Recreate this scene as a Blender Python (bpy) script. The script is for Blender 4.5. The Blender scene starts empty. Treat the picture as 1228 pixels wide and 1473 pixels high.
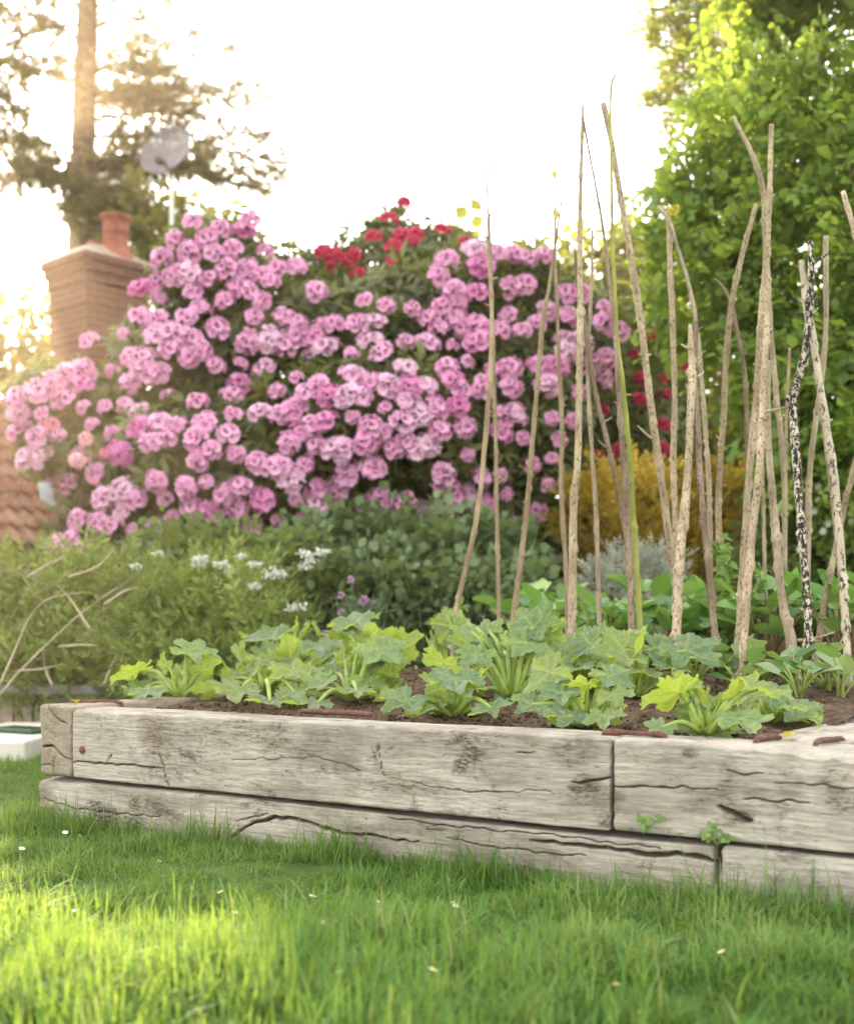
import bpy, math, random
import numpy as np
from mathutils import Vector, Matrix
R = np.random.default_rng(7)
random.seed(7)
sc = bpy.context.scene
COL = sc.collection
FP = 1850.0; CX = 614.0; HY = 893.0; HC = 0.585      # focal (px of the 1228 wide photo), centre, horizon, eye height

def P(px, py, Y):
    return np.array([(px-CX)*Y/FP, Y, HC+(HY-py)*Y/FP])

# bed frame of reference: s runs along the front timbers, D goes back from them
A0 = np.array([-1.022, 3.70]); DS = np.array([.8337, -.5523]); DN = np.array([.5523, .8337])
ANG = math.atan2(DS[1], DS[0])
def bed(s, D, z=0.0):
    p = A0+DS*s+DN*D
    return np.array([p[0], p[1], z])
def rowY(px, D):
    u = (px-CX)/FP
    return (D+2.5205)/(.8337+.5523*u)
def soil_z(s, D):
    e = np.clip((np.asarray(D)-.1)/1.2, 0, 1)
    return .315-.008+.085*(e*e*(3-2*e))

# ---------------------------------------------------------------- noise
def _hash(ix, iy, iz, seed):
    h = (ix.astype(np.uint64)*np.uint64(374761393)+iy.astype(np.uint64)*np.uint64(668265263)
         + iz.astype(np.uint64)*np.uint64(2246822519)+np.uint64(seed*3266489917 % (1 << 32))) & np.uint64(0xffffffff)
    h = ((h ^ (h >> np.uint64(13)))*np.uint64(1274126177)) & np.uint64(0xffffffff)
    h = ((h ^ (h >> np.uint64(16)))*np.uint64(2654435761)) & np.uint64(0xffffffff)
    return (h ^ (h >> np.uint64(15))).astype(np.float64)/4294967295.0
def vnoise(p, seed=1):
    p = np.asarray(p, float)+1000.0
    i = np.floor(p).astype(np.int64); f = p-i; u = f*f*(3-2*f)
    r = 0
    for a in (0, 1):
        for b in (0, 1):
            for c in (0, 1):
                w = (u[:, 0] if a else 1-u[:, 0])*(u[:, 1] if b else 1-u[:, 1])*(u[:, 2] if c else 1-u[:, 2])
                r = r+w*_hash(i[:, 0]+a, i[:, 1]+b, i[:, 2]+c, seed)
    return r*2-1
def fbm(p, seed=1, o=4):
    p = np.asarray(p, float); a = 1.0; r = 0
    for k in range(o):
        r = r+a*vnoise(p, seed+k*17); p = p*2.03; a *= .5
    return r

# ---------------------------------------------------------------- mesh helpers
def raw_mesh(name, V, F, mats=(), attrs=None, midx=None, smooth=True):
    me = bpy.data.meshes.new(name)
    V = np.asarray(V, np.float32)
    if isinstance(F, np.ndarray):
        n, k = F.shape
        me.vertices.add(len(V)); me.vertices.foreach_set('co', V.ravel())
        me.loops.add(n*k); me.loops.foreach_set('vertex_index', F.astype(np.int32).ravel())
        me.polygons.add(n)
        me.polygons.foreach_set('loop_start', np.arange(0, n*k, k, dtype=np.int32))
        me.update(calc_edges=True)
    else:
        me.from_pydata([tuple(map(float, v)) for v in V], [], [tuple(int(i) for i in f) for f in F])
    me.validate(clean_customdata=False)
    me.polygons.foreach_set('use_smooth', np.full(len(me.polygons), smooth, dtype=bool))
    for m in (mats if isinstance(mats, (list, tuple)) else [mats]):
        me.materials.append(m)
    if midx is not None:
        me.polygons.foreach_set('material_index', np.asarray(midx, np.int32))
    for k, a in (attrs or {}).items():
        at = me.attributes.new(k, 'FLOAT', 'POINT'); at.data.foreach_set('value', np.asarray(a, np.float32))
    me.update()
    return me

ORG = {}
def link(name, me, parent=None, origin=None):
    o = bpy.data.objects.new(name, me); COL.objects.link(o)
    if parent is not None: o.parent = parent
    return o
def mk(name, V, F, mats, parent=None, attrs=None, midx=None, smooth=True, origin=None):
    """V in world space; a child is stored relative to its thing, a top-level mesh relative to its base"""
    V = np.asarray(V, float)
    if parent is not None: org = ORG[parent.name]
    elif origin is not None: org = np.asarray(origin, float)
    else: org = np.array([(V[:, 0].min()+V[:, 0].max())/2, (V[:, 1].min()+V[:, 1].max())/2, V[:, 2].min()])
    o = link(name, raw_mesh(name, V-org, F, mats, attrs, midx, smooth), parent)
    ORG[o.name] = org
    if parent is None: o.location = org
    return o
def thing(name, label, cat, loc, group=None):
    o = bpy.data.objects.new(name, None); COL.objects.link(o); o.empty_display_size = .05
    o.location = tuple(map(float, loc)); ORG[o.name] = np.asarray(loc, float)
    tag(o, label, cat, group); return o
def tag(o, label=None, cat=None, group=None, kind=None):
    if label: o['label'] = label
    if cat: o['category'] = cat
    if group: o['group'] = group
    if kind: o['kind'] = kind
    return o

def merge(parts):
    """list of (V, F array) with one face size -> one"""
    Vs, Fs, n = [], [], 0
    for V, F in parts:
        Vs.append(V); Fs.append(np.asarray(F)+n); n += len(V)
    return np.concatenate(Vs), np.concatenate(Fs)
def nrm(v):
    v = np.asarray(v, float)
    return v/np.maximum(np.linalg.norm(v, axis=-1, keepdims=True), 1e-9)
def frames(x, up):
    """(N,3,3) columns x,y,z with x kept, z near up"""
    x = nrm(x); y = nrm(np.cross(up, x)); z = np.cross(x, y)
    return np.stack([x, y, z], axis=-1)
def randdir(n, rng=R):
    return nrm(rng.normal(size=(n, 3)))
def place(tpl, M, T, S):
    V, F = tpl[0], tpl[1]
    N = len(T)
    W = np.einsum('nij,vj->nvi', M, V)*np.asarray(S).reshape(-1, 1, 1)+T[:, None, :]
    FF = (F[None]+(np.arange(N)*len(V))[:, None, None]).reshape(-1, F.shape[1])
    return W.reshape(-1, 3), FF
def scatter(tpls, M, T, S, rnd=None, rng=R):
    N = len(T); which = rng.integers(0, len(tpls), N)
    if rnd is None: rnd = rng.random(N)
    parts, at = [], []
    for k, t in enumerate(tpls):
        m = which == k
        if not m.any(): continue
        parts.append(place(t, M[m], T[m], S[m]))
        at.append((np.repeat(rnd[m], len(t[0]))*.75+.25*np.tile(t[2], m.sum())) if len(t) > 2 else np.repeat(rnd[m], len(t[0])))
    V, F = merge(parts)
    return V, F, np.concatenate(at)

def leaf(L=1., W=.4, K=4, fold=.2, droop=.25, peak=.45, base=.04):
    t = np.linspace(0, 1, K); e = math.log(.5)/math.log(peak)
    w = np.sin(np.pi*np.clip(t**e, 0, 1))*W/2; w[0] = base*W; w[-1] = .03*W
    V = []
    for i in range(K):
        z = -droop*L*t[i]**2
        V += [[t[i]*L, -w[i], z+fold*w[i]], [t[i]*L, 0, z], [t[i]*L, w[i], z+fold*w[i]]]
    F = []
    for i in range(K-1):
        a = i*3
        F += [[a, a+3, a+4, a+1], [a+1, a+4, a+5, a+2]]
    return np.array(V), np.array(F)
def rotm(ax, an):
    return np.array(Matrix.Rotation(an, 3, ax))
def tf(t, M=None, T=(0, 0, 0), S=1.):
    V = t[0]*S
    if M is not None: V = V@np.asarray(M).T
    return V+np.asarray(T, float), t[1]
def thinquad(p, q, r):
    """a slim three-sided stem from p to q"""
    p = np.asarray(p, float); q = np.asarray(q, float); d = nrm(q-p)
    a = nrm(np.cross(d, [.3, .5, .81])); b = np.cross(d, a)
    V = []
    for c, rr in ((p, r), (q, r*.6)):
        for k in range(3):
            an = k*2.0944; V.append(c+rr*(a*math.cos(an)+b*math.sin(an)))
    return np.array(V), np.array([[k, (k+1) % 3, 3+(k+1) % 3, 3+k] for k in range(3)])

def whorl(n, L, W, dr=.25, tilt=(.1, .6), rng=R):
    ps, rs = [], []
    for k in range(n):
        l = leaf(L*rng.uniform(.8, 1.1), W*rng.uniform(.85, 1.1), 4, .25, dr)
        m = rotm('Z', k*2*math.pi/n*1.0+rng.uniform(-.3, .3))@rotm('Y', -rng.uniform(*tilt)+.15)
        ps.append(tf(l, m, m@np.array([.02, 0, 0]))); rs.append(np.full(len(l[0]), rng.random()))
    V, F = merge(ps); return V, F, np.concatenate(rs)
def pinnate(n, L, l, w, rng=R, K=3):
    ps, rs = [thinquad([0, 0, 0], [L, 0, -.1*L], .012*L)], [np.full(6, .5)]
    for k in range(n):
        t = (k+1)/(n+.3)
        for s in ((-1, 1) if k < n-1 else (0,)):
            lf = leaf(l*rng.uniform(.75, 1.15), w*rng.uniform(.8, 1.15), K, .2, .2)
            m = rotm('Z', s*rng.uniform(.7, 1.2))@rotm('X', rng.uniform(-.6, .6))@rotm('Y', rng.uniform(-.5, .4))
            ps.append(tf(lf, m, [t*L, 0, -.1*L*t*t])); rs.append(np.full(len(lf[0]), rng.random()))
    V, F = merge(ps); return V, F, np.concatenate(rs)
def roundspray(n, L, d, rng=R):
    ps, rs = [thinquad([0, 0, 0], [L, 0, -.12*L], .006)], [np.full(6, .5)]
    for k in range(n):
        t = (k+.6)/n; s = 1 if k % 2 else -1
        lf = leaf(d*rng.uniform(.7, 1.15), d*rng.uniform(.8, 1.0), 5, rng.uniform(.05, .3), rng.uniform(.0, .3), .42, .12)
        m = rotm('Z', s*rng.uniform(.5, 1.3))@rotm('X', rng.uniform(-.7, .7))@rotm('Y', rng.uniform(-.3, .7))
        o = np.array([t*L, 0, -.12*L*t*t]); ps.append(tf(lf, m, o+m@np.array([.02, 0, 0])))
        rs.append(np.full(len(lf[0]), rng.random()))
    V, F = merge(ps); return V, F, np.concatenate(rs)

def smoothpath(pts, step):
    pts = np.asarray(pts, float)
    if len(pts) == 2: pts = np.array([pts[0], (pts[0]+pts[1])/2, pts[1]])
    Q = np.vstack([2*pts[0]-pts[1], pts, 2*pts[-1]-pts[-2]])
    out, par = [], []
    for i in range(1, len(Q)-2):
        n = max(2, int(np.linalg.norm(Q[i+1]-Q[i])/step))
        t = np.linspace(0, 1, n, endpoint=False)[:, None]
        a, b, c, d = Q[i-1], Q[i], Q[i+1], Q[i+2]
        out.append(.5*(2*b+(c-a)*t+(2*a-5*b+4*c-d)*t**2+(3*b-a-3*c+d)*t**3)); par.append(i-1+t[:, 0])
    out.append(Q[-2][None]); par.append([len(pts)-1])
    return np.concatenate(out), np.concatenate(par)
def tube(pts, rad, n=8, step=.04, rough=0., seed=1, smooth=True, closed=True):
    """quad tube (ends shut with a collapsed ring)"""
    if smooth: C, par = smoothpath(pts, step)
    else: C = np.asarray(pts, float); par = np.arange(len(C)).astype(float)
    r = np.interp(par, np.linspace(0, len(pts)-1, len(rad)) if len(rad) != len(pts) else np.arange(len(pts)), rad)
    T = nrm(np.gradient(C, axis=0))
    ref = np.array([.31, -.9, .22]) if abs(T[0][2]) > .5 else np.array([0, 0, 1.])
    a = nrm(np.cross(T, ref)); b = np.cross(T, a)
    th = np.arange(n)*2*math.pi/n
    ring = C[:, None]+r[:, None, None]*(a[:, None]*np.cos(th)[None, :, None]+b[:, None]*np.sin(th)[None, :, None])
    V = ring.reshape(-1, 3)
    if rough:
        d = nrm(V-np.repeat(C, n, 0))
        V = V+d*(rough*np.repeat(r, n)*fbm(V*np.array([30, 30, 12.]), seed, 3))[:, None]
    m = len(C)
    i = np.arange(m-1)[:, None]*n; k = np.arange(n)[None]
    F = np.stack([i+k, i+(k+1) % n, i+n+(k+1) % n, i+n+k], -1).reshape(-1, 4)
    if closed:
        V = np.vstack([V, np.repeat(C[:1], n, 0)+1e-4*(V[:n]-C[0]), np.repeat(C[-1:], n, 0)+1e-4*(V[m*n-n:m*n]-C[-1])])
        k = np.arange(n); q = m*n
        F = np.vstack([F, np.stack([q+k, q+(k+1) % n, (k+1) % n, k], -1), np.stack([(m-1)*n+k, (m-1)*n+(k+1) % n, q+n+(k+1) % n, q+n+k], -1)])
    return V, F
def boxq(lo, hi):
    lo = np.asarray(lo, float); hi = np.asarray(hi, float)
    V = np.array([[x, y, z] for z in (lo[2], hi[2]) for y in (lo[1], hi[1]) for x in (lo[0], hi[0])])
    return V, np.array([[0, 2, 3, 1], [4, 5, 7, 6], [0, 1, 5, 4], [2, 6, 7, 3], [0, 4, 6, 2], [1, 3, 7, 5]])
def lathe(prof, n=24, c=(0, 0, 0)):
    prof = np.asarray(prof, float); th = np.arange(n)*2*math.pi/n
    V = np.stack([prof[:, None, 0]*np.cos(th), prof[:, None, 0]*np.sin(th), np.repeat(prof[:, 1:2], n, 1)], -1).reshape(-1, 3)+np.asarray(c)
    m = len(prof); i = np.arange(m-1)[:, None]*n; k = np.arange(n)[None]
    return V, np.stack([i+k, i+(k+1) % n, i+n+(k+1) % n, i+n+k], -1).reshape(-1, 4)

# ---------------------------------------------------------------- materials
class NT:
    def __init__(s, name):
        s.m = bpy.data.materials.new(name); s.m.use_nodes = True
        s.t = s.m.node_tree; s.t.nodes.clear(); s.out = s.n('ShaderNodeOutputMaterial')
    def n(s, t, **kw):
        x = s.t.nodes.new(t)
        for k, v in kw.items():
            if k[:2] == 'i_': x.inputs[k[2:].replace('_', ' ')].default_value = v
            else: setattr(x, k, v)
        return x
    def l(s, a, b): s.t.links.new(a, b)
    def noise(s, vec, scale, detail=4, rough=.55, dist=0.):
        x = s.n('ShaderNodeTexNoise'); x.inputs['Scale'].default_value = scale; x.inputs['Detail'].default_value = detail
        x.inputs['Roughness'].default_value = rough; x.inputs['Distortion'].default_value = dist
        if vec is not None: s.l(vec, x.inputs['Vector'])
        return x.outputs['Fac']
    def mapping(s, vec, scale):
        x = s.n('ShaderNodeMapping'); x.inputs['Scale'].default_value = scale; s.l(vec, x.inputs['Vector']); return x.outputs['Vector']
    def ramp(s, fac, stops):
        x = s.n('ShaderNodeValToRGB'); e = x.color_ramp.elements
        while len(e) > len(stops): e.remove(e[-1])
        while len(e) < len(stops): e.new(.5)
        for q, (p, c) in zip(e, stops):
            q.position = p; q.color = (*c, 1) if len(c) == 3 else c
        s.l(fac, x.inputs['Fac']); return x.outputs['Color']
    def mix(s, fac, a, b, mode='MIX'):
        x = s.n('ShaderNodeMixRGB', blend_type=mode)
        for v, i in ((fac, 'Fac'), (a, 'Color1'), (b, 'Color2')):
            if hasattr(v, 'links'): s.l(v, x.inputs[i])
            else: x.inputs[i].default_value = v if i == 'Fac' else (*v, 1)
        return x.outputs['Color']
    def math(s, op, a, b=0.):
        x = s.n('ShaderNodeMath', operation=op)
        for i, v in enumerate((a, b)):
            if hasattr(v, 'links'): s.l(v, x.inputs[i])
            else: x.inputs[i].default_value = v
        return x.outputs[0]
    def coord(s, k='Object'): return s.n('ShaderNodeTexCoord').outputs[k]
    def attr(s, k): return s.n('ShaderNodeAttribute', attribute_name=k).outputs['Fac']
    def bsdf(s, col, rough=.6, spec=.3, bump=None, bstr=.3, bdist=.01, metal=0.):
        x = s.n('ShaderNodeBsdfPrincipled')
        if hasattr(col, 'links'): s.l(col, x.inputs['Base Color'])
        else: x.inputs['Base Color'].default_value = (*col, 1)
        if hasattr(rough, 'links'): s.l(rough, x.inputs['Roughness'])
        else: x.inputs['Roughness'].default_value = rough
        x.inputs['Specular IOR Level'].default_value = spec; x.inputs['Metallic'].default_value = metal
        if bump is not None:
            b = s.n('ShaderNodeBump'); b.inputs['Strength'].default_value = bstr; b.inputs['Distance'].default_value = bdist
            s.l(bump, b.inputs['Height']); s.l(b.outputs['Normal'], x.inputs['Normal'])
        return x
    def end(s, sh):
        s.l(sh.outputs[0], s.out.inputs['Surface']); return s.m

def leafmat(name, stops, transl=.4, tcol=None, rough=.5, spec=.35, tboost=1.0):
    """thin leaf: reflecting face + light passing through, tone by the 'rnd' attribute"""
    s = NT(name)
    c = s.ramp(s.attr('rnd'), stops)
    b = s.bsdf(c, rough, spec)
    t = s.n('ShaderNodeBsdfTranslucent')
    if tcol is not None:
        s.l(s.mix(.6, c, tcol), t.inputs['Color'])
    else: s.l(c, t.inputs['Color'])
    m = s.n('ShaderNodeMixShader'); m.inputs[0].default_value = transl
    s.l(b.outputs[0], m.inputs[1]); s.l(t.outputs[0], m.inputs[2])
    return s.end(m)
def plain(name, col, rough=.6, var=.25, scale=30, spec=.3, metal=0., bstr=.2):
    s = NT(name); v = s.coord(); n = s.noise(v, scale, 4)
    d = tuple(x*(1-var) for x in col); l_ = tuple(min(1, x*(1+var)) for x in col)
    return s.end(s.bsdf(s.ramp(n, [(.3, d), (.7, l_)]), rough, spec, n, bstr, .004, metal))

def wood_mat(name, seed, light, mid, dark, tone=1.0, rings=False):
    s = NT(name); v = s.coord()
    mp = s.n('ShaderNodeMapping'); mp.inputs['Location'].default_value = (seed*3.1, seed*1.7, seed*2.3); s.l(v, mp.inputs['Vector']); v = mp.outputs['Vector']
    wob = s.noise(s.mapping(v, (3, 5, 5)), 1, 3)
    warp = s.n('ShaderNodeVectorMath', operation='ADD'); s.l(v, warp.inputs[0])
    wv = s.n('ShaderNodeCombineXYZ'); s.l(s.math('MULTIPLY', wob, .022), wv.inputs[2]); s.l(wv.outputs[0], warp.inputs[1])
    g = s.noise(s.mapping(warp.outputs[0], (3.2, 95, 95)), 1, 6, .7)
    g2 = s.noise(s.mapping(warp.outputs[0], (9, 300, 300)), 1, 4, .6)
    patch = s.noise(s.mapping(v, (2.2, 5, 5)), 1.6, 5, .6, .6)
    patch2 = s.noise(s.mapping(v, (4.5, 9, 10)), 1.2, 6, .7, .6)
    flk = s.noise(s.mapping(warp.outputs[0], (22, 60, 60)), 2.2, 3, .6)
    c = s.ramp(g, [(.26, mid), (.7, light)])
    c = s.mix(s.ramp(g2, [(.32, (.5,)*3), (.5, (0,)*3)]), c, tuple(x*.55 for x in mid))
    c = s.mix(s.ramp(patch, [(.46, (0,)*3), (.64, (.85,)*3)]), c, tuple(x*.72 for x in mid))
    c = s.mix(s.ramp(patch2, [(.56, (0,)*3), (.72, (.75,)*3)]), c, dark)
    c = s.mix(s.ramp(flk, [(.27, (.85,)*3), (.36, (0,)*3)]), c, dark)
    # faint upright saw marks
    saw = s.noise(s.mapping(v, (60, 5, 5)), 1, 3, .6, .4)
    c = s.mix(s.ramp(saw, [(.35, (.10,)*3), (.5, (0,)*3)]), c, tuple(x*.6 for x in mid))
    # black mildew streaks
    mld = s.noise(s.mapping(v, (6, 9, 9)), 1.1, 5, .65, .5); mm = s.noise(s.mapping(v, (60, 190, 190)), 1, 4, .7)
    c = s.mix(s.math('MULTIPLY', s.ramp(mld, [(.55, (0,)*3), (.66, (1,)*3)]), s.ramp(mm, [(.45, (.9,)*3), (.6, (.1,)*3)])), c, tuple(x*.45 for x in dark))
    stc = s.attr('stain'); c = s.mix(s.math('MULTIPLY', stc, .8), c, (.155, .115, .078))
    c = s.mix(s.math('MULTIPLY', stc, s.ramp(mm, [(.42, (1,)*3), (.52, (0,)*3)])), c, (.05, .038, .028))
    if rings:
        sp = s.n('ShaderNodeSeparateXYZ'); s.l(v, sp.inputs[0])
        w = s.n('ShaderNodeTexWave', wave_type='RINGS', rings_direction='X'); w.inputs['Scale'].default_value = 42; w.inputs['Distortion'].default_value = 3
        mp2 = s.n('ShaderNodeMapping'); mp2.inputs['Location'].default_value = (0, -.05, -.02); s.l(s.coord(), mp2.inputs['Vector']); s.l(mp2.outputs[0], w.inputs['Vector'])
        nz = s.n('ShaderNodeSeparateXYZ'); s.l(s.coord('Normal'), nz.inputs[0])
        endf = s.math('GREATER_THAN', s.math('ABSOLUTE', nz.outputs[0]), .7)
        ec = s.mix(.6, s.ramp(w.outputs['Fac'], [(.2, tuple(x*.85 for x in mid)), (.75, tuple(x*.85 for x in light))]), c)
        c = s.mix(s.math('MULTIPLY', endf, .8), c, ec)
    c = s.mix(s.attr('crack'), c, (.075, .058, .042))  # crack insides darkened in the colour: dirt plus painted-in shade
    c = s.mix(s.math('MULTIPLY', s.attr('rust'), .8), c, (.12, .05, .02))
    h = s.math('ADD', g, s.math('MULTIPLY', flk, .7))
    return s.end(s.bsdf(c, .85, .15, h, .55, .006))

WHITE3 = (1, 1, 1)
# ---------------------------------------------------------------- camera, light, air
cam = bpy.data.cameras.new('camera'); co = bpy.data.objects.new('camera', cam); COL.objects.link(co)
co.location = (0, 0, HC); co.rotation_euler = (math.pi/2, 0, 0)
cam.sensor_fit = 'VERTICAL'; cam.sensor_height = 36; cam.lens = FP/1473*36
cam.shift_y = (HY-736.5)/1473; cam.clip_end = 500; cam.clip_start = .05
cam.dof.use_dof = True; cam.dof.focus_distance = 3.35; cam.dof.aperture_fstop = 2.9; cam.dof.aperture_blades = 0
sc.camera = co
SUN_AZ, SUN_EL = math.radians(-18.2), math.radians(19)
sd = Vector((math.sin(SUN_AZ)*math.cos(SUN_EL), math.cos(SUN_AZ)*math.cos(SUN_EL), math.sin(SUN_EL)))
SKYK = 1.7
w = bpy.data.worlds.new('World'); sc.world = w; w.use_nodes = True
nt = w.node_tree; bg = nt.nodes['Background']; sky = nt.nodes.new('ShaderNodeTexSky'); sky.sky_type = 'NISHITA'
sky.sun_disc = False; sky.sun_elevation = SUN_EL; sky.sun_rotation = SUN_AZ % (2*math.pi)
sky.dust_density = 1.6; sky.air_density = 1.0; sky.ozone_density = 1.0
hsv = nt.nodes.new('ShaderNodeHueSaturation'); hsv.inputs['Saturation'].default_value = .15    # thin white evening haze over the sky
gm = nt.nodes.new('ShaderNodeGamma'); gm.inputs['Gamma'].default_value = .6                   # veil of high cloud: evens the sky out
mu = nt.nodes.new('ShaderNodeMixRGB'); mu.blend_type = 'MULTIPLY'; mu.inputs[0].default_value = 1; mu.inputs[2].default_value = (SKYK, SKYK*.985, SKYK*.95, 1)
nt.links.new(sky.outputs[0], hsv.inputs['Color']); nt.links.new(hsv.outputs[0], gm.inputs[0]); nt.links.new(gm.outputs[0], mu.inputs[1]); nt.links.new(mu.outputs[0], bg.inputs[0]); bg.inputs[1].default_value = .15
sl = bpy.data.lights.new('sun', 'SUN'); sl.energy = 3.6; sl.angle = math.radians(.6); sl.color = (1, .82, .58)
so = bpy.data.objects.new('sun', sl); COL.objects.link(so); so.rotation_euler = sd.to_track_quat('Z', 'Y').to_euler(); so.location = (-6, 12, 8)
sc.view_settings.view_transform = 'Standard'; sc.view_settings.look = 'None'; sc.view_settings.gamma = 1
sc.view_settings.exposure = 2.65
sc.render.engine = 'CYCLES'
cy = sc.cycles; cy.max_bounces = 7; cy.diffuse_bounces = 4; cy.glossy_bounces = 2; cy.transmission_bounces = 5; cy.transparent_max_bounces = 6
cy.caustics_reflective = cy.caustics_refractive = False; cy.use_denoising = True; cy.sample_clamp_indirect = 6
try: cy.denoiser = 'OPENIMAGEDENOISE'
except Exception: pass

# ---------------------------------------------------------------- ground
def ground_z(x, y):
    # flat lawn; behind the hedge the land falls away to the neighbour's house
    t = np.clip((y-7.0)/4.0, 0, 1); t = t*t*(3-2*t)
    lft = np.clip((1.0-x)/3.0, 0, 1)
    return -1.1*t*lft
xs = np.concatenate([np.linspace(-300, -12, 12), np.linspace(-10, 10, 81), np.linspace(12, 300, 12)])
ys = np.concatenate([np.linspace(-60, -4, 6), np.linspace(-3, 20, 93), np.linspace(24, 400, 14)])
gx, gy = np.meshgrid(xs, ys, indexing='ij'); gz = ground_z(gx, gy)
gz = gz+.012*vnoise(np.stack([gx.ravel()*2, gy.ravel()*2, 0*gx.ravel()], -1), 3).reshape(gx.shape)*(np.abs(gx) < 11)
ni, nj = gx.shape; ii, jj = np.meshgrid(np.arange(ni-1), np.arange(nj-1), indexing='ij'); q = ii*nj+jj
GF = np.stack([q, q+nj, q+nj+1, q+1], -1).reshape(-1, 4)
s_ = NT('lawn earth'); n_ = s_.noise(s_.coord(), 12, 6)
m_lawn = s_.end(s_.bsdf(s_.ramp(n_, [(.3, (.035, .06, .015)), (.6, (.07, .12, .025)), (.8, (.12, .12, .05))]), .95, .1, n_, .5, .02))
g = mk('lawn', np.stack([gx, gy, gz], -1).reshape(-1, 3), GF, m_lawn, origin=(0, 0, 0)); tag(g, kind='structure')

# soil in the bed: lumpy sheet with clods
ss = np.linspace(.03, 2.02, 190); dd = np.concatenate([np.linspace(.10, 1.8, 170), np.linspace(1.82, 3.7, 70)])
SS, DD = np.meshgrid(ss, dd, indexing='ij'); ZZ = soil_z(SS, DD)
pts = np.stack([A0[0]+DS[0]*SS+DN[0]*DD, A0[1]+DS[1]*SS+DN[1]*DD, ZZ], -1).reshape(-1, 3)
pts[:, 2] += .010*fbm(pts*[14, 14, 1], 5, 4)+.006*fbm(pts*[60, 60, 1], 8, 3)
edge = np.clip((DD.ravel()-.1)/.08, 0, 1); pts[:, 2] -= .012*(1-edge)
pts[:, 2] -= np.clip(DD.ravel()-3.55, 0, 1)*3.5
ni, nj = SS.shape; ii, jj = np.meshgrid(np.arange(ni-1), np.arange(nj-1), indexing='ij'); q = ii*nj+jj
SF = np.stack([q, q+nj, q+nj+1, q+1], -1).reshape(-1, 4)
nv = 2600
cs = R.uniform(.05, 1.9, nv); cd = .12+1.7*R.random(nv)**1.4
cp = np.stack([A0[0]+DS[0]*cs+DN[0]*cd, A0[1]+DS[1]*cs+DN[1]*cd, soil_z(cs, cd)+.004], -1)
cube = boxq((-1, -1, -.7), (1, 1, .7)); lump = (nrm(cube[0])*np.array([1, .8, .7]), cube[1])
cV, cF, cr = scatter([(lump[0]*(1+.35*R.normal(size=(8, 1))), lump[1]) for _ in range(6)], frames(randdir(nv), randdir(nv)), cp, .003+.011*R.random(nv)**2.5)
V, F = merge([(pts, SF), (cV, cF)])
s_ = NT('garden soil'); v_ = s_.coord(); n_ = s_.noise(v_, 40, 6, .7); n2 = s_.noise(v_, 150, 3)
c_ = s_.ramp(n_, [(.28, (.04, .027, .019)), (.5, (.095, .064, .043)), (.72, (.18, .13, .092))])
c_ = s_.mix(s_.ramp(n2, [(.66, (0,)*3), (.74, (.7,)*3)]), c_, (.30, .22, .15))
m_soil = s_.end(s_.bsdf(c_, .95, .1, n_, .8, .01))
soil = mk('soil', V, F, m_soil, origin=bed(1, 1, 0)); tag(soil, kind='structure')

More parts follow.
